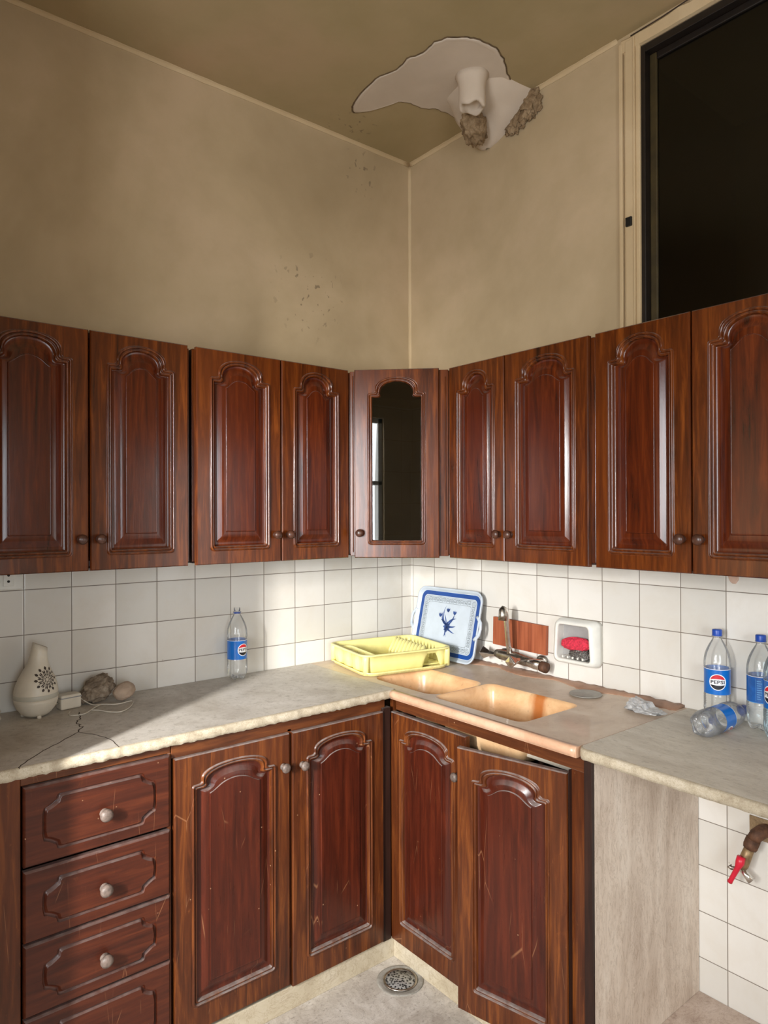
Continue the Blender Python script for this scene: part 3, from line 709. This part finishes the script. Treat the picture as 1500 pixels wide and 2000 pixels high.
# blue-bordered tray leaning on the right wall (local x = right(-y world), z up, facing -Y local -> -X world)
lean=R(13); TW,TH=.405,.312
tr=thing('serving_tray','white and blue serving tray with key border and flower motif leaning on the tiles','tray',(-.098,-.312,ZT+.003),-PI/2)
tr.rotation_euler=(0,0,-PI/2)
piv=link('tray_body',None)
bpy.data.objects.remove(piv)
mb=MB()
def TR_(x0,x1,z0,z1,r,y,n=8): return [(x,y,z) for x,z,_ in rrect(x0,x1,z0,z1,r,n)]
def tl(d,y): return TR_(-TW/2+d,TW/2-d,d,TH-d,max(.012,.045-d*.7),y)
mb.loft([tl(.012,.006),tl(.004,.0),tl(0,-.010),tl(0,-.013),tl(.003,-.014),tl(.008,-.010),tl(.016,-.001)],PL_TRAY,True,True,False)
lp0=tl(.016,-.001); mb.add(lp0,[tuple(range(len(lp0)))],PL_TRAY)
TM=Matrix.Rotation(-lean,4,'X')
def build_tr(mb,name,parent=None):
    mb.v=[tuple(TM@Vector(v)) for v in mb.v]; return mb.build(name,parent or tr)
tb=build_tr(mb,'tray_body')
for s in (-1,1):
    mb=MB(); x=s*(TW/2-.006) if s<0 else TW/2-.018
    mb.tube([(x,-.009,TH*.34),(x+s*.010,-.008,TH*.37),(x+s*.024,-.008,TH*.42),(x+s*.028,-.008,TH*.5),(x+s*.024,-.008,TH*.58),(x+s*.010,-.008,TH*.63),(x,-.009,TH*.66)],[.006,.008,.007,.0065,.007,.008,.006],PL_TRAY,10)
    build_tr(mb,'handle')
# border band
mb=MB(); mb.loft([tl(.018,-.0014),tl(.036,-.0014)],BLUE,True,False,False,False)
build_tr(mb,'blue_border',tb)
mb=MB()
for d0,d1 in ((.0405,.0418),(.066,.0673)): mb.loft([tl(d0,-.0014),tl(d1,-.0014)],NAVYL,True,False,False,False)
def seg(mb,a,b,wd,y,m):
    a=Vector(a);b=Vector(b); t=(b-a).normalized(); q=Vector((-t.y,t.x))*wd/2; a2=a-t*wd/2; b2=b+t*wd/2
    mb.add([(a2.x+q.x,y,a2.y+q.y),(b2.x+q.x,y,b2.y+q.y),(b2.x-q.x,y,b2.y-q.y),(a2.x-q.x,y,a2.y-q.y)],[(0,1,2,3)],m)
def key(mb,o,ux,uz,s):
    P=[(0,0),(0,1),(1,1),(1,.25),(.4,.25),(.4,.6),(.7,.6)]
    P=[(o[0]+ux[0]*p[0]*s+uz[0]*p[1]*s,o[1]+ux[1]*p[0]*s+uz[1]*p[1]*s) for p in P]
    for a,b in zip(P,P[1:]): seg(mb,a,b,.0021,-.0016,NAVYL)
xa,xb,za,zb=-TW/2+.069,TW/2-.069,.069,TH-.069
n=12; st=(xb-xa)/n
for i in range(n):
    key(mb,(xa+st*i,zb+.006),(1,0),(0,1),.0165); key(mb,(xb-st*i,za-.006),(-1,0),(0,-1),.0165)
n=9; st=(zb-za)/n
for i in range(n):
    key(mb,(xb+.006,zb-st*i),(0,-1),(1,0),.0155); key(mb,(xa-.006,za+st*i),(0,1),(-1,0),.0155)
for cx,cz in ((xa-.014,zb+.014),(xb+.014,zb+.014),(xa-.014,za-.014),(xb+.014,za-.014)):
    pr0=None
    for k in range(26):
        a=k*.5; r_=.0015+.00085*k*.55; p=(cx+r_*math.cos(a),cz+r_*math.sin(a))
        if pr0: seg(mb,pr0,p,.0014,-.0016,NAVYL)
        pr0=p
build_tr(mb,'key_border',tb)
mb=MB()
def petal(mb,cx,cz,ang,l,wd,m,bend=0):
    cx=(cx)*1.5; cz=.160+(cz-.165)*1.5; l*=1.5; wd*=1.35
    L=[];N=10
    for i in range(N+1):
        u=i/N; a=ang+bend*u; x=cx+l*u*math.cos(a); z=cz+l*u*math.sin(a); h=wd*math.sin(PI*min(1,u*.95+.05)); nx,nz=-math.sin(a),math.cos(a)
        L.append([(x+nx*h,-.0017,z+nz*h),(x-nx*h,-.0017,z-nz*h)])
    mb.loft(L,m,False,False,False,False)
fc=(.0,.165)
for a in range(0,360,45): petal(mb,fc[0]+.004,fc[1]-.012,R(a),.016,.005,NAVY)
for a,l,w_,b in ((20,.05,.003,.6),(60,.045,.003,-.5),(-20,.04,.003,.4),(-50,.045,.0025,.4),(-80,.035,.003,-.3),(-110,.035,.002,.5),(150,.06,.0022,-.9),(165,.045,.003,-.8),(130,.03,.004,.3),(100,.035,.002,.2)):
    petal(mb,fc[0],fc[1]-.008,R(a),l,w_,NAVY,b)
for x,z in ((.0,.202),(.028,.196),(-.030,.185)):
    for a in (60,90,120): petal(mb,x,z-.006,R(a),.014,.003,NAVY)
build_tr(mb,'flower_motif',tb)

# wooden board and tap
bd=MB().box(-.139,-.0,-.058,.139,.014,.058,W_BOARD).build('wooden_board',None,(-.016,-.684,1.052),(0,R(0),-PI/2),.001)
bd.rotation_euler=(0,R(1.5),-PI/2); tag(bd,'reddish wooden board fixed to the tiles behind the tap','board')
tp=thing('mixer_tap','chrome wall mixer tap with two handles and upright spout over the sink','tap',(-.062,-.690,.968),-PI/2)
mb=MB().tube([(-.085,0,.006),(-.06,0,.004),(-.02,0,.003),(.02,0,.003),(.07,0,-.003),(.10,0,-.004)],[.016,.021,.022,.022,.020,.018],CHROME_D,16); mb.build('body',tp)
for x in (-.075,.115):
    MB().lathe([(.016,0),(.016,.012),(.024,.014),(.024,.020),(.010,.0205)],CHROME_D,16,axis='y').build('inlet',tp,(x,.058,-.002),(PI,0,0)).rotation_euler=(0,0,0)
for k,(x,y) in enumerate(((-.118,-.004),(.055,-.040))):
    mb=MB()
    if k==0: mb.lathe([(.010,-.03),(.012,-.012),(.013,.0),(.022,.022),(.027,.034),(.026,.038),(.005,.040)],CHROME,4,c=(0,0,0),smooth=False,axis='x')
    else: mb.lathe([(.010,-.04),(.012,-.012),(.013,.0),(.022,.022),(.027,.036),(.026,.040),(.005,.042)],CHROME,4,smooth=False,axis='y')
    mb.build('handle',tp,(x,y,.0),(0,0,0),.003)
mb=MB().tube([(.070,-.006,-.004),(.115,-.002,-.006),(.150,.008,-.008)],[.014,.021,.021],CHROME,14); mb.build('valve_body',tp)
mb=MB().tube([(.146,0,-.010),(.172,0,-.014)],[.021,.021],RUST,12); mb.build('dark_coupling',tp)
mb=MB().tube([(-.006,-.006,.012),(-.006,-.014,.05),(-.005,-.022,.10),(-.004,-.030,.160),(-.003,-.034,.184),(-.002,-.042,.196),(-.001,-.052,.194)],.0115,CHROME,14)
mb.build('spout',tp)
mb=MB().tube([(-.001,-.048,.208),(0,-.056,.196),(.001,-.058,.178),(.001,-.060,.156)],[.010,.0155,.0165,.0165],CHROME_D,16); mb.build('aerator',tp)
MB().lathe([(.015,0),(.015,.014),(.011,.018)],CHROME_D,6,c=(-.006,-.004,.006),smooth=False).build('spout_nut',tp)

# soap caddy
cy=thing('sponge_holder','white plastic wall caddy right of the tap holding a red sponge','holder',(-.001,-.975,1.066),-PI/2)
def cl(hx,hz,r,y,tz=0,tp_=0): return [(x*(1-tp_*z/hz*.5),y,z+tz) for x,z,_ in rrect(-hx,hx,-hz,hz,r,6)]
mb=MB()
mb.loft([cl(.093,.084,.020,.0),cl(.094,.085,.022,-.02,0,.05),cl(.088,.080,.024,-.048,0,.10),cl(.078,.072,.020,-.056,.0,.12),cl(.072,.066,.014,-.055,.0,.12),cl(.071,.064,.012,-.046,.0,.12),cl(.074,.066,.012,-.010,.0,.10)],PL_WHITE,True,True,False)
o=mb.build('shell',cy); 
mb=MB(); q=cl(.074,.066,.012,-.010,.0,.10); mb.add(q,[tuple(range(len(q)))],PL_GREYI); mb.build('back_plate',cy)
mb=MB()
for i in range(5): mb.box(-.05+.022*i,-.052,-.060,-.044+.022*i,-.012,-.052,PL_WHITE)
mb.build('ribs',cy,bevel=.001)
def blob(name,m,loc,r,sc,seed,amp=.15,freq=3,sub=4,parent=None,rot=(0,0,0)):
    bm=bmesh.new(); bmesh.ops.create_icosphere(bm,subdivisions=sub,radius=1)
    from mathutils import noise as nz
    for v in bm.verts:
        d=1+amp*nz.noise(v.co*freq+Vector((seed,0,0)))+amp*.4*nz.noise(v.co*freq*3+Vector((0,seed,0)))
        v.co=Vector((v.co.x*sc[0],v.co.y*sc[1],v.co.z*sc[2]))*r*d
    me=bpy.data.meshes.new(name); bm.to_mesh(me); bm.free(); me.materials.append(m)
    for p in me.polygons: p.use_smooth=True
    return link(name,me,parent,loc,rot)
sw=blob('steel_wool',WOOL,(-.032,-.992,1.022),.040,(.50,1.10,.55),3,.25,6,5); tag(sw,'grey steel wool pad under the red sponge in the wall caddy','scouring pad')
sp=blob('sponge',SPONGE,(-.034,-.975,1.060),.062,(.27,1.06,.42),5,.10,4,5,None,(R(-4),0,0)); tag(sp,'red sponge lying in the white wall caddy','sponge')
# drain lid
dl_=MB().lathe([(.056,0),(.057,.002),(.055,.004),(.050,.0035),(.046,.0045),(.003,.005)],DRAINM,40).build('drain_lid',None,(-.124,-1.080,ZT+.003)); tag(dl_,'round grey rubber drain lid lying right of the sink bowls','lid')

# crumpled plastic bag
from mathutils import noise as nz
def bag():
    bm=bmesh.new(); bmesh.ops.create_icosphere(bm,subdivisions=4,radius=1)
    for v in bm.verts:
        c=v.co; f=nz.noise(c*2.3+Vector((4,1,7))); f2=abs(nz.noise(c*4.1+Vector((1,9,2))))
        d=1+.35*f-.5*f2
        x,y,z=c.x*.046*d,c.y*.060*d,max(-.004,c.z*.024*d)+.006
        if c.y<-.3: y-=.022*(-.3-c.y)/.7; z*=.5
        if c.y>.15 and c.z>.3: z+=.018*(c.z)*max(0,1-abs(c.y-.5)*3)
        v.co=(x,y,max(0,z))
    me=bpy.data.meshes.new('plastic_bag'); bm.to_mesh(me); bm.free(); me.materials.append(FILM); return me
bg_=link('plastic_bag',bag(),None,(-.158,-1.318,ZT+.004)); tag(bg_,'crumpled clear plastic bag on the seam right of the sink','bag')

# bottles
def bottle_mod(r,z,a):
    if z<.030:
        k=(1-z/.030); r=r*(1-.16*k*(.5-.5*math.cos(5*a))); z=z+ .006*k*(.5-.5*math.cos(5*a))
    if .04<z<.085: r=r*(1-.012*(.5+.5*math.cos(z*2*PI/.0075)))
    return r,z
PROF=[(.004,.008),(.016,.004),(.026,.000),(.034,.004),(.038,.012),(.0405,.022),(.0412,.034)]+[(.0412,.034+.0015*i) for i in range(1,33)]+[(.0400,.0865),(.0400,.168),(.0412,.170),(.0412,.183),(.0402,.197),(.0372,.213),(.0325,.227),(.0255,.242),(.0185,.254),(.0140,.262),(.0128,.266),(.0128,.270)]
NECK=[(.0128,.270),(.0165,.2705),(.0165,.2725),(.0128,.273),(.0126,.288),(.0120,.2885)]
def bent(mb,ft,u,z,R_,th0): 
    a=th0+u/R_; return (R_*math.cos(a),R_*math.sin(a),z)
def band(mb,u0,u1,flo,fhi,R_,th0,m,n=28):
    L=[]
    for i in range(n+1):
        u=u0+(u1-u0)*i/n; L.append([bent(mb,0,u,flo(u),R_,th0),bent(mb,0,u,fhi(u),R_,th0)])
    mb.loft(L,m,False,False,False,True)
def text_mesh(txt,size):
    cu=bpy.data.curves.new('t','FONT'); cu.body=txt; cu.size=size; cu.align_x='CENTER'; cu.align_y='CENTER'; cu.offset=size*.022; cu.resolution_u=2
    o=bpy.data.objects.new('t',cu); COL.objects.link(o); dg=bpy.context.evaluated_depsgraph_get(); me=bpy.data.meshes.new_from_object(o.evaluated_get(dg))
    bm=bmesh.new(); bm.from_mesh(me); bmesh.ops.triangulate(bm,faces=bm.faces); vs=[v.co.copy() for v in bm.verts]; fs=[[v.index for v in f.verts] for f in bm.faces]; bm.free()
    bpy.data.objects.remove(o); bpy.data.curves.remove(cu); bpy.data.meshes.remove(me); return vs,fs
TXT=text_mesh('PEPSI',.0150); TWD=max(v.x for v in TXT[0])-min(v.x for v in TXT[0])
def make_bottle(label,loc,th_logo,s=1,cap=True,back=False,lz=(.0865,.168),m=PET,tilt=None,lg=True):
    t=thing('plastic_bottle',label,'bottle',loc,0,'empty soft drink bottles')
    if tilt is not None: t.rotation_euler=tilt
    t.scale=(s,s,s)
    MB().lathe(PROF,m,60,mod=bottle_mod,cap0=True,cap1=False).build('bottle_body',t)
    MB().lathe(NECK,m,24,cap0=False,cap1=False).build('neck',t)
    if cap:
        mb=MB().lathe([(.0150,.2715),(.0152,.274),(.0152,.290),(.0140,.2925),(.004,.293)],CAPB,48,mod=lambda r,z,a:(r*(1+.02*math.cos(24*a)) if .275<z<.289 else r,z)); mb.build('cap',t)
    else: MB().lathe([(.0140,.2665),(.0145,.2675),(.0145,.2700),(.0140,.271)],CAPB,32).build('cap_ring',t)
    RL=.0404; mb=MB(); mb.lathe([(RL,lz[0]),(RL,lz[1])],LABD if back else LABB,60,cap0=False,cap1=False)
    mb.lathe([(RL+.0001,lz[1]-.0018),(RL+.0001,lz[1]-.0002)],WH,60,cap0=False,cap1=False); mb.lathe([(RL+.0001,lz[0]+.0002),(RL+.0001,lz[0]+.002)],LBL2 if back else LABB,60,cap0=False,cap1=False)
    lb=mb.build('label_wrap',t)
    zc=(lz[0]+lz[1])/2; rr=.0262 if lz[1]-lz[0]>.078 else .0245
    if lg:
        mb=MB(); c=lambda k:(lambda u:math.sqrt(max(0,(rr*k)**2-u*u)))
        band(mb,-rr,rr,lambda u:zc-c(1)(u),lambda u:zc+c(1)(u),RL+.0002,th_logo,WH,40)
        k=.90; r2=rr*k
        lo=lambda u:zc+min(c(k)(u),.0088-.003*(u/r2)**2*0+.0016*math.sin(u/r2*2.6)); 
        band(mb,-r2*.999,r2*.999,lambda u:min(zc+c(k)(u),zc+.0080+.0022*math.cos(u/r2*1.5)),lambda u:zc+c(k)(u),RL+.0004,th_logo,RED,40)
        band(mb,-r2*.999,r2*.999,lambda u:zc-c(k)(u),lambda u:max(zc-c(k)(u),zc-.0080-.0022*math.cos(u/r2*1.5)),RL+.0004,th_logo,BLK,40)
        mb.build('globe_logo',lb)
        mb=MB(); vs=[bent(mb,0,v.x*(rr*1.62/TWD),zc+v.y,RL+.0006,th_logo) for v in TXT[0]]; mb.add(vs,TXT[1],BLK); mb.build('lettering',lb)
    if back:
        mb=MB(); tb_=th_logo+PI
        def cst(z): return lambda u:z
        for i in range(9):
            zz=lz[0]+.012+.0068*i; a=random.uniform(.009,.016)
            band(mb,-.013,-.013+a,cst(zz),cst(zz+.0026),RL+.0003,tb_,LBL2,4)
            band(mb,.006,.006+random.uniform(.006,.012),cst(zz),cst(zz+.0026),RL+.0003,tb_,LBL2,4)
        for u in (-.0165,.0005,.0205): band(mb,u,u+.0009,cst(lz[0]+.007),cst(lz[1]-.008),RL+.0003,tb_,LBL2,2)
        mb.build('print_block',lb)
    return t
make_bottle('open clear bottle standing alone on the left worktop by the tiles',(-.960,-.060,ZT+.001),R(280),.96,cap=False,lz=(.083,.160))
make_bottle('upright capped bottle with round logo facing front, behind the lying bottle',(-.052,-1.512,ZT+.001),R(207),.955,lz=(.0865,.168))
make_bottle('upright capped bottle showing the back of its blue label, near the right edge',(-.052,-1.642,ZT+.001),R(25),.955,back=True,lg=True,m=PET)
make_bottle('bluish clear bottle cut by the right edge of the photo',(-.115,-1.718,ZT+.001),R(168),.99,lz=(.09,.170),m=PETW)
# lying bottle : base towards left-front, neck towards the wall on the right
ax=Vector((1,-.01,-.012)).normalized()
q=ax.to_track_quat('Z','Y')
lyb=make_bottle('bottle lying on its side in front of the upright one, base pointing left',(-.290,-1.575,ZT+.0405),R(0),.95,cap=True,lz=(.0865,.150),tilt=q.to_euler())
lyb.rotation_euler=(q@__import__('mathutils').Quaternion((0,0,1),R(235))).to_euler()

# diffuser
df=thing('oil_diffuser','white drop-shaped oil diffuser with leaf rosette on the left worktop','diffuser',(-1.694,-.108,ZT+.004),0)
mb=MB().lathe([(.010,.001),(.034,.0),(.046,.010),(.058,.026),(.0645,.045),(.0655,.057)],PL_CREAM,40); mb.build('base',df)
MB().lathe([(.0655,.057),(.0662,.060),(.0660,.070),(.0650,.0715)],PL_BAND,40,cap0=False,cap1=False).build('ring_band',df)
prof=[(.0655,.0715),(.0645,.082),(.0610,.098),(.0545,.116),(.046,.134),(.037,.152),(.030,.168),(.0265,.184),(.0240,.202),(.0215,.222)]
L=[]
for i,(r,z) in enumerate(prof):
    u=i/(len(prof)-1); off=.012*u*u; slant=-.010*max(0,(u-.7)/.3)
    L.append([(r*math.cos(a)+off,r*math.sin(a),z+slant*math.cos(a)) for a in [2*PI*j/40 for j in range(40)]])
r=.019; L.append([(r*math.cos(a)+.012,r*math.sin(a),.222-.010*math.cos(a)) for a in [2*PI*j/40 for j in range(40)]]); L.append([(r*math.cos(a)+.010,r*math.sin(a),.200) for a in [2*PI*j/40 for j in range(40)]])
MB().loft(L,PL_CREAM,True,False,True).build('cover',df)
for a in (0,120,240): MB().lathe([(.006,-.004),(.007,.002),(.005,.006)],PL_CREAM,12,c=(.040*math.cos(R(a+30)),.040*math.sin(R(a+30)),0)).build('foot',df)
# rosette
mb=MB()
def rad(z):
    for (r0,z0),(r1,z1) in zip(prof,prof[1:]):
        if z0<=z<=z1: return r0+(r1-r0)*(z-z0)/(z1-z0)
    return prof[0][0] if z<prof[0][1] else prof[-1][0]
def onb(u,zc,th0=R(-72)):
    z=zc; rr=rad(z)+.0007; k=(z-.0715)/.15; off=.012*k*k; a=th0+u/max(rr,.03); return (rr*math.cos(a)+off,rr*math.sin(a),z)
def leaf(cx,cz,ang,l0,l1,wd):
    L=[]
    for i in range(9):
        u=i/8; d=l0+(l1-l0)*u; h=wd*math.sin(PI*u)*(1 if u>.3 else .9); px,pz=cx+d*math.cos(ang),cz+d*math.sin(ang); nx,nz_=-math.sin(ang)*h,math.cos(ang)*h
        L.append([onb(px+nx,pz+nz_),onb(px-nx,pz-nz_)])
    mb.loft(L,DKPAT,False,False,False,True)
c0=(.004,.118)
for k in range(12): leaf(*c0,R(30*k),.028,.040,.0040)
for k in range(12):
    for dd in (-.09,.09): leaf(*c0,R(30*k+15)+dd,.017,.030,.0018)
for k in range(10):
    for dd in (-.13,.13): leaf(*c0,R(36*k)+dd,.010,.020,.0015)
for k in range(7): leaf(*c0,R(51.4*k),.004,.010,.0018)
mb.build('leaf_rosette',df)
# adapter, cable
ad=thing('power_adapter','white plug-in power adapter with thin cable right of the diffuser','adapter',(-1.588,-.080,ZT+.001),R(8))
boxo('housing',(-.034,-.022,0),(.034,.022,.048),PL_CREAM,ad,.006)
boxo('lid_seam',(-.0345,-.0225,.036),(.0345,.0225,.040),PL_GREYI,ad,.001)
for s in(-1,1): MB().tube([(-.033,s*.006,.022),(-.050,s*.006,.022)],.0022,CHROME,8).build('prong',ad)
def smooth(pts,n=8):
    P=[Vector(p) for p in pts]; o=[]
    for i in range(len(P)-1):
        p0=P[max(i-1,0)];p1=P[i];p2=P[i+1];p3=P[min(i+2,len(P)-1)]
        for k in range(n):
            t=k/n; o.append(.5*((2*p1)+(-p0+p2)*t+(2*p0-5*p1+4*p2-p3)*t*t+(-p0+3*p1-3*p2+p3)*t**3))
    return o+[P[-1]]
iv=Matrix.Rotation(-R(8),4,'Z')@Matrix.Translation((1.588,.080,0))
def wc(x,y,z): return iv@Vector((x,y,z))
z=.002
pts=[(-1.553,-.075,.030),(-1.535,-.085,.012),(-1.515,-.105,z),(-1.49,-.115,z),(-1.45,-.145,z),(-1.405,-.135,z),(-1.398,-.150,z),(-1.43,-.210,z),(-1.47,-.245,z),(-1.50,-.225,z),(-1.52,-.185,z),(-1.54,-.16,z+.001),(-1.50,-.125,z+.002),(-1.525,-.150,z+.003),(-1.57,-.195,z),(-1.605,-.190,z),(-1.610,-.165,z),(-1.60,-.14,z)]
MB().tube([(p.x,p.y,p.z) for p in smooth([wc(*q) for q in pts])],.0019,CABLE,8).build('cable',ad)
# rocks
r1=blob('stone',ROCK1,(-1.492,-.066,ZT+.046),.050,(1.15,.75,.78),11,.30,2.4,5,None,(0,R(-28),R(0))); tag(r1,'rough brown stone leaning against the tiles behind the pale pebble','stone','stones on the left worktop')
r2=blob('stone',ROCK2,(-1.414,-.106,ZT+.034),.038,(1.05,.85,.75),17,.10,1.6,5,None,(0,R(-20),R(20))); tag(r2,'smooth pale pebble right of the rough brown stone','stone','stones on the left worktop')
# cable coil at far left
cb=MB()
for k in range(5):
    rr=.040+.003*math.sin(k*2.1); cb.tube([(rr*math.cos(R(12*j)),rr*math.sin(R(12*j)),.005+.008*k+.004*math.sin(R(12*j)*2+k)) for j in range(31)],.0035,CABLE,8)
o=cb.build('cable_coil',None,(-1.842,-.118,ZT+.001)); tag(o,'coil of white cable at the left edge beside the diffuser','cable')
# power outlet
ou=thing('power_outlet','white double power outlet on tiles under the leftmost wall cabinet','outlet',(-1.775,-.0005,1.345),0)
boxo('plate',(-.065,-.012,-.042),(.065,0,.042),PL_WHITE,ou,.006)
boxo('socket_insert',(-.048,-.0145,-.028),(-.005,-.010,.028),PL_CREAM,ou,.002)
mb=MB().box(.004,-.0145,-.028,.036,-.010,.028,PL_WHITE); mb.build('socket_insert',ou,bevel=.002)
mb=MB()
for z_ in (-.012,.008): mb.lathe([(.0042,.0001),(.0042,.0008)],BLACK,14,axis='y',c=(.020,-.0144,z_))
mb.build('pin_holes',ou)
# pinkish hook / broken hanger on the right tiles
hk=MB(); 
pts=[(-.018,0),( -.012,-.018),(-.004,-.026),(.008,-.026),(.016,-.014),(.018,.004),(.016,.012),(-.016,.012)]
hk.loft([[(x,0,z_) for x,z_ in pts],[(x*.9,-.004,z_*.9) for x,z_ in pts]],plain('pinkish_adhesive',(196,166,148),.4,0,.1,30),True,True,True,False)
o=hk.build('adhesive_hook',None,(-.0005,-1.540,1.352),(0,0,-PI/2),.001); tag(o,'small pinkish adhesive hook remnant on tiles under the right wall cabinet','hook')

# nook valve
vv=thing('water_valve','rusty water pipe valve with red lever on the nook tiles','valve',(-.0005,-1.634,.588),-PI/2)
boxo('wall_recess_plate',(-.048,-.004,-.038),(.05,0,.030),RUBBLE,vv,.001)
MB().tube([(.004,-.002,.0),(-.002,-.022,.0),(-.012,-.040,-.010),(-.020,-.048,-.026)],[.019,.020,.020,.018],RUST,16).build('elbow',vv)
MB().tube([(-.018,-.046,-.022),(-.026,-.050,-.046),(-.028,-.051,-.052)],[.0215,.0215,.019],RUST,8).build('collar',vv)
MB().tube([(-.026,-.050,-.046),(-.036,-.054,-.078),(-.045,-.057,-.108),(-.048,-.058,-.118)],[.014,.016,.016,.012],BRASS,14).build('valve_body',vv)
MB().tube([(-.040,-.078,-.074),(-.043,-.080,-.092),(-.049,-.084,-.110),(-.066,-.088,-.150),(-.070,-.088,-.158)],[.012,.013,.008,.007,.008],REDH,10).build('lever',vv)
MB().tube([(-.040,-.055,-.082),(-.040,-.080,-.082)],.006,CHROME,10).build('stem',vv)
MB().tube([(-.052,-.060,-.118),(-.036,-.058,-.132),(-.020,-.056,-.146)],[.007,.009,.013],CHROME,12).build('outlet_spout',vv)
MB().tube([(-.056,-.062,-.120),(-.076,-.064,-.126),(-.082,-.064,-.120)],[.005,.006,.009],CHROME_D,10).build('side_knob',vv)

# floor drain
fd=thing('floor_drain','round metal floor drain in front of the sink cabinet','drain',(-.700,-.735,ZF),0)
fd.location=(-.655,-.685,ZF)
MB().lathe([(.075,-.004),(.082,.002),(.078,.004),(.070,.004),(.062,.001)],stone('grey_cement',(120,116,108),(150,146,138),(176,172,164),.8,20),40,cap1=True).build('cement_surround',fd)
MB().lathe([(.060,.0005),(.060,.006),(.055,.007),(.052,.003)],CHROME_D,40,cap1=False).build('ring',fd)
t=NT('perforated_metal'); v=t.n('ShaderNodeTexVoronoi'); t.l(t.coord(),v.inputs['Vector']); v.inputs['Scale'].default_value=110
t.set(Base_Color=t.ramp(v.outputs['Distance'],[(.35,g(.03)),(.5,lin((180,180,178)))]),Metallic=.5,Roughness=.35); t.bump(v.outputs['Distance'],.6,.002); GRATE=t.m
MB().lathe([(.053,.002),(.052,.004),(.002,.0045)],GRATE,36).build('grate',fd)

# ------------------------------------------------------------------ damaged ceiling
up_=[(-.507,-.222),(-.539,-.348),(-.545,-.451),(-.515,-.523),(-.530,-.595),(-.502,-.655),(-.511,-.722),(-.491,-.770),(-.438,-.815),(-.392,-.831),(-.313,-.838),(-.248,-.817),(-.185,-.775),(-.123,-.744),(-.03,-.70)]
low_=[(-.03,-.44),(-.066,-.424),(-.165,-.434),(-.227,-.427),(-.275,-.394),(-.337,-.391),(-.384,-.367),(-.437,-.236),(-.476,-.191)]
out=[]
P=up_+low_
for i in range(len(P)):
    a,b=P[i],P[(i+1)%len(P)]
    for k in range(4): out.append((a[0]+(b[0]-a[0])*k/4+random.uniform(-.003,.003),a[1]+(b[1]-a[1])*k/4+random.uniform(-.003,.003)))
cp=thing('ceiling_patch','large pale bare-plaster patch on the ceiling where paint has peeled','ceiling damage',(-.35,-.55,ZC))
cxm,cym=-.33,-.58
mb=MB(); ring=lambda k,z:[((x-cxm)*k+cxm+.35,(y-cym)*k+cym+.55,z) for x,y in out]
mb.loft([ring(1.0,-.0005),ring(.995,-.004),ring(.98,-.0055),ring(.93,-.004)],PLAST,True,False,False); rr_=ring(.93,-.004); 
fill_ring(mb,rr_,[],PLAST); mb.build('bare_plaster',cp)
mb=MB(); mb.loft([ring(1.022,-.0004),ring(1.010,-.004),ring(.998,-.0008)],CRACK,True,False,False); mb.mats=[plain('brown_peel_edge',(104,84,58),.9,0,.3,60)]; mb.build('peeled_edge',cp)
lm=thing('plastered_pipe','broken plaster-wrapped pipe stub hanging where ceiling meets the right wall','pipe',(0,0,ZC))
# main mass tapering down onto the wall
L=[]; 
for i in range(15):
    u=i/14; zc=-.135*u**.8; wy=.155*(1-u)**.6+.010; dx=.26*(1-u)**1.15+.012; cyy=-.60+.085*u; row=[]
    for k in range(17):
        a=PI*k/16; j=nz.noise(Vector((u*5,k*.5,1)))*.018*(1-u)
        row.append((-(dx+j)*math.sin(a)**.8-.0005,cyy+(wy+j)*math.cos(a),zc))
    L.append(row)
MB().loft(L,PLAST,False,False,False).build('plaster_mass',lm)
mb=MB().lathe([(.068,.0),(.056,-.02),(.051,-.05),(.053,-.112),(.050,-.124),(.040,-.126),(.034,-.11)],PLAST,28,c=(-.262,-.672,0),mod=lambda r,z,a:(r*(1+.03*math.sin(3*a)),z-.006*math.sin(4*a)*(z<-.1)))
mb.build('pipe_sleeve',lm)
bl=blob('broken_cavity',RUBBLE,(-.135,-.560,-.105),.070,(1.15,.72,.62),21,.30,3,5,lm,(R(0),R(28),R(28)))
bl=blob('crumbled_edge',RUBBLE,(-.010,-.735,-.045),.075,(.22,.75,.9),31,.5,3.2,5,lm,(R(-24),0,0))
bl=blob('crumbled_edge',RUBBLE,(-.010,-.670,-.085),.060,(.22,.9,.8),37,.5,3.2,5,lm,(R(10),0,0))
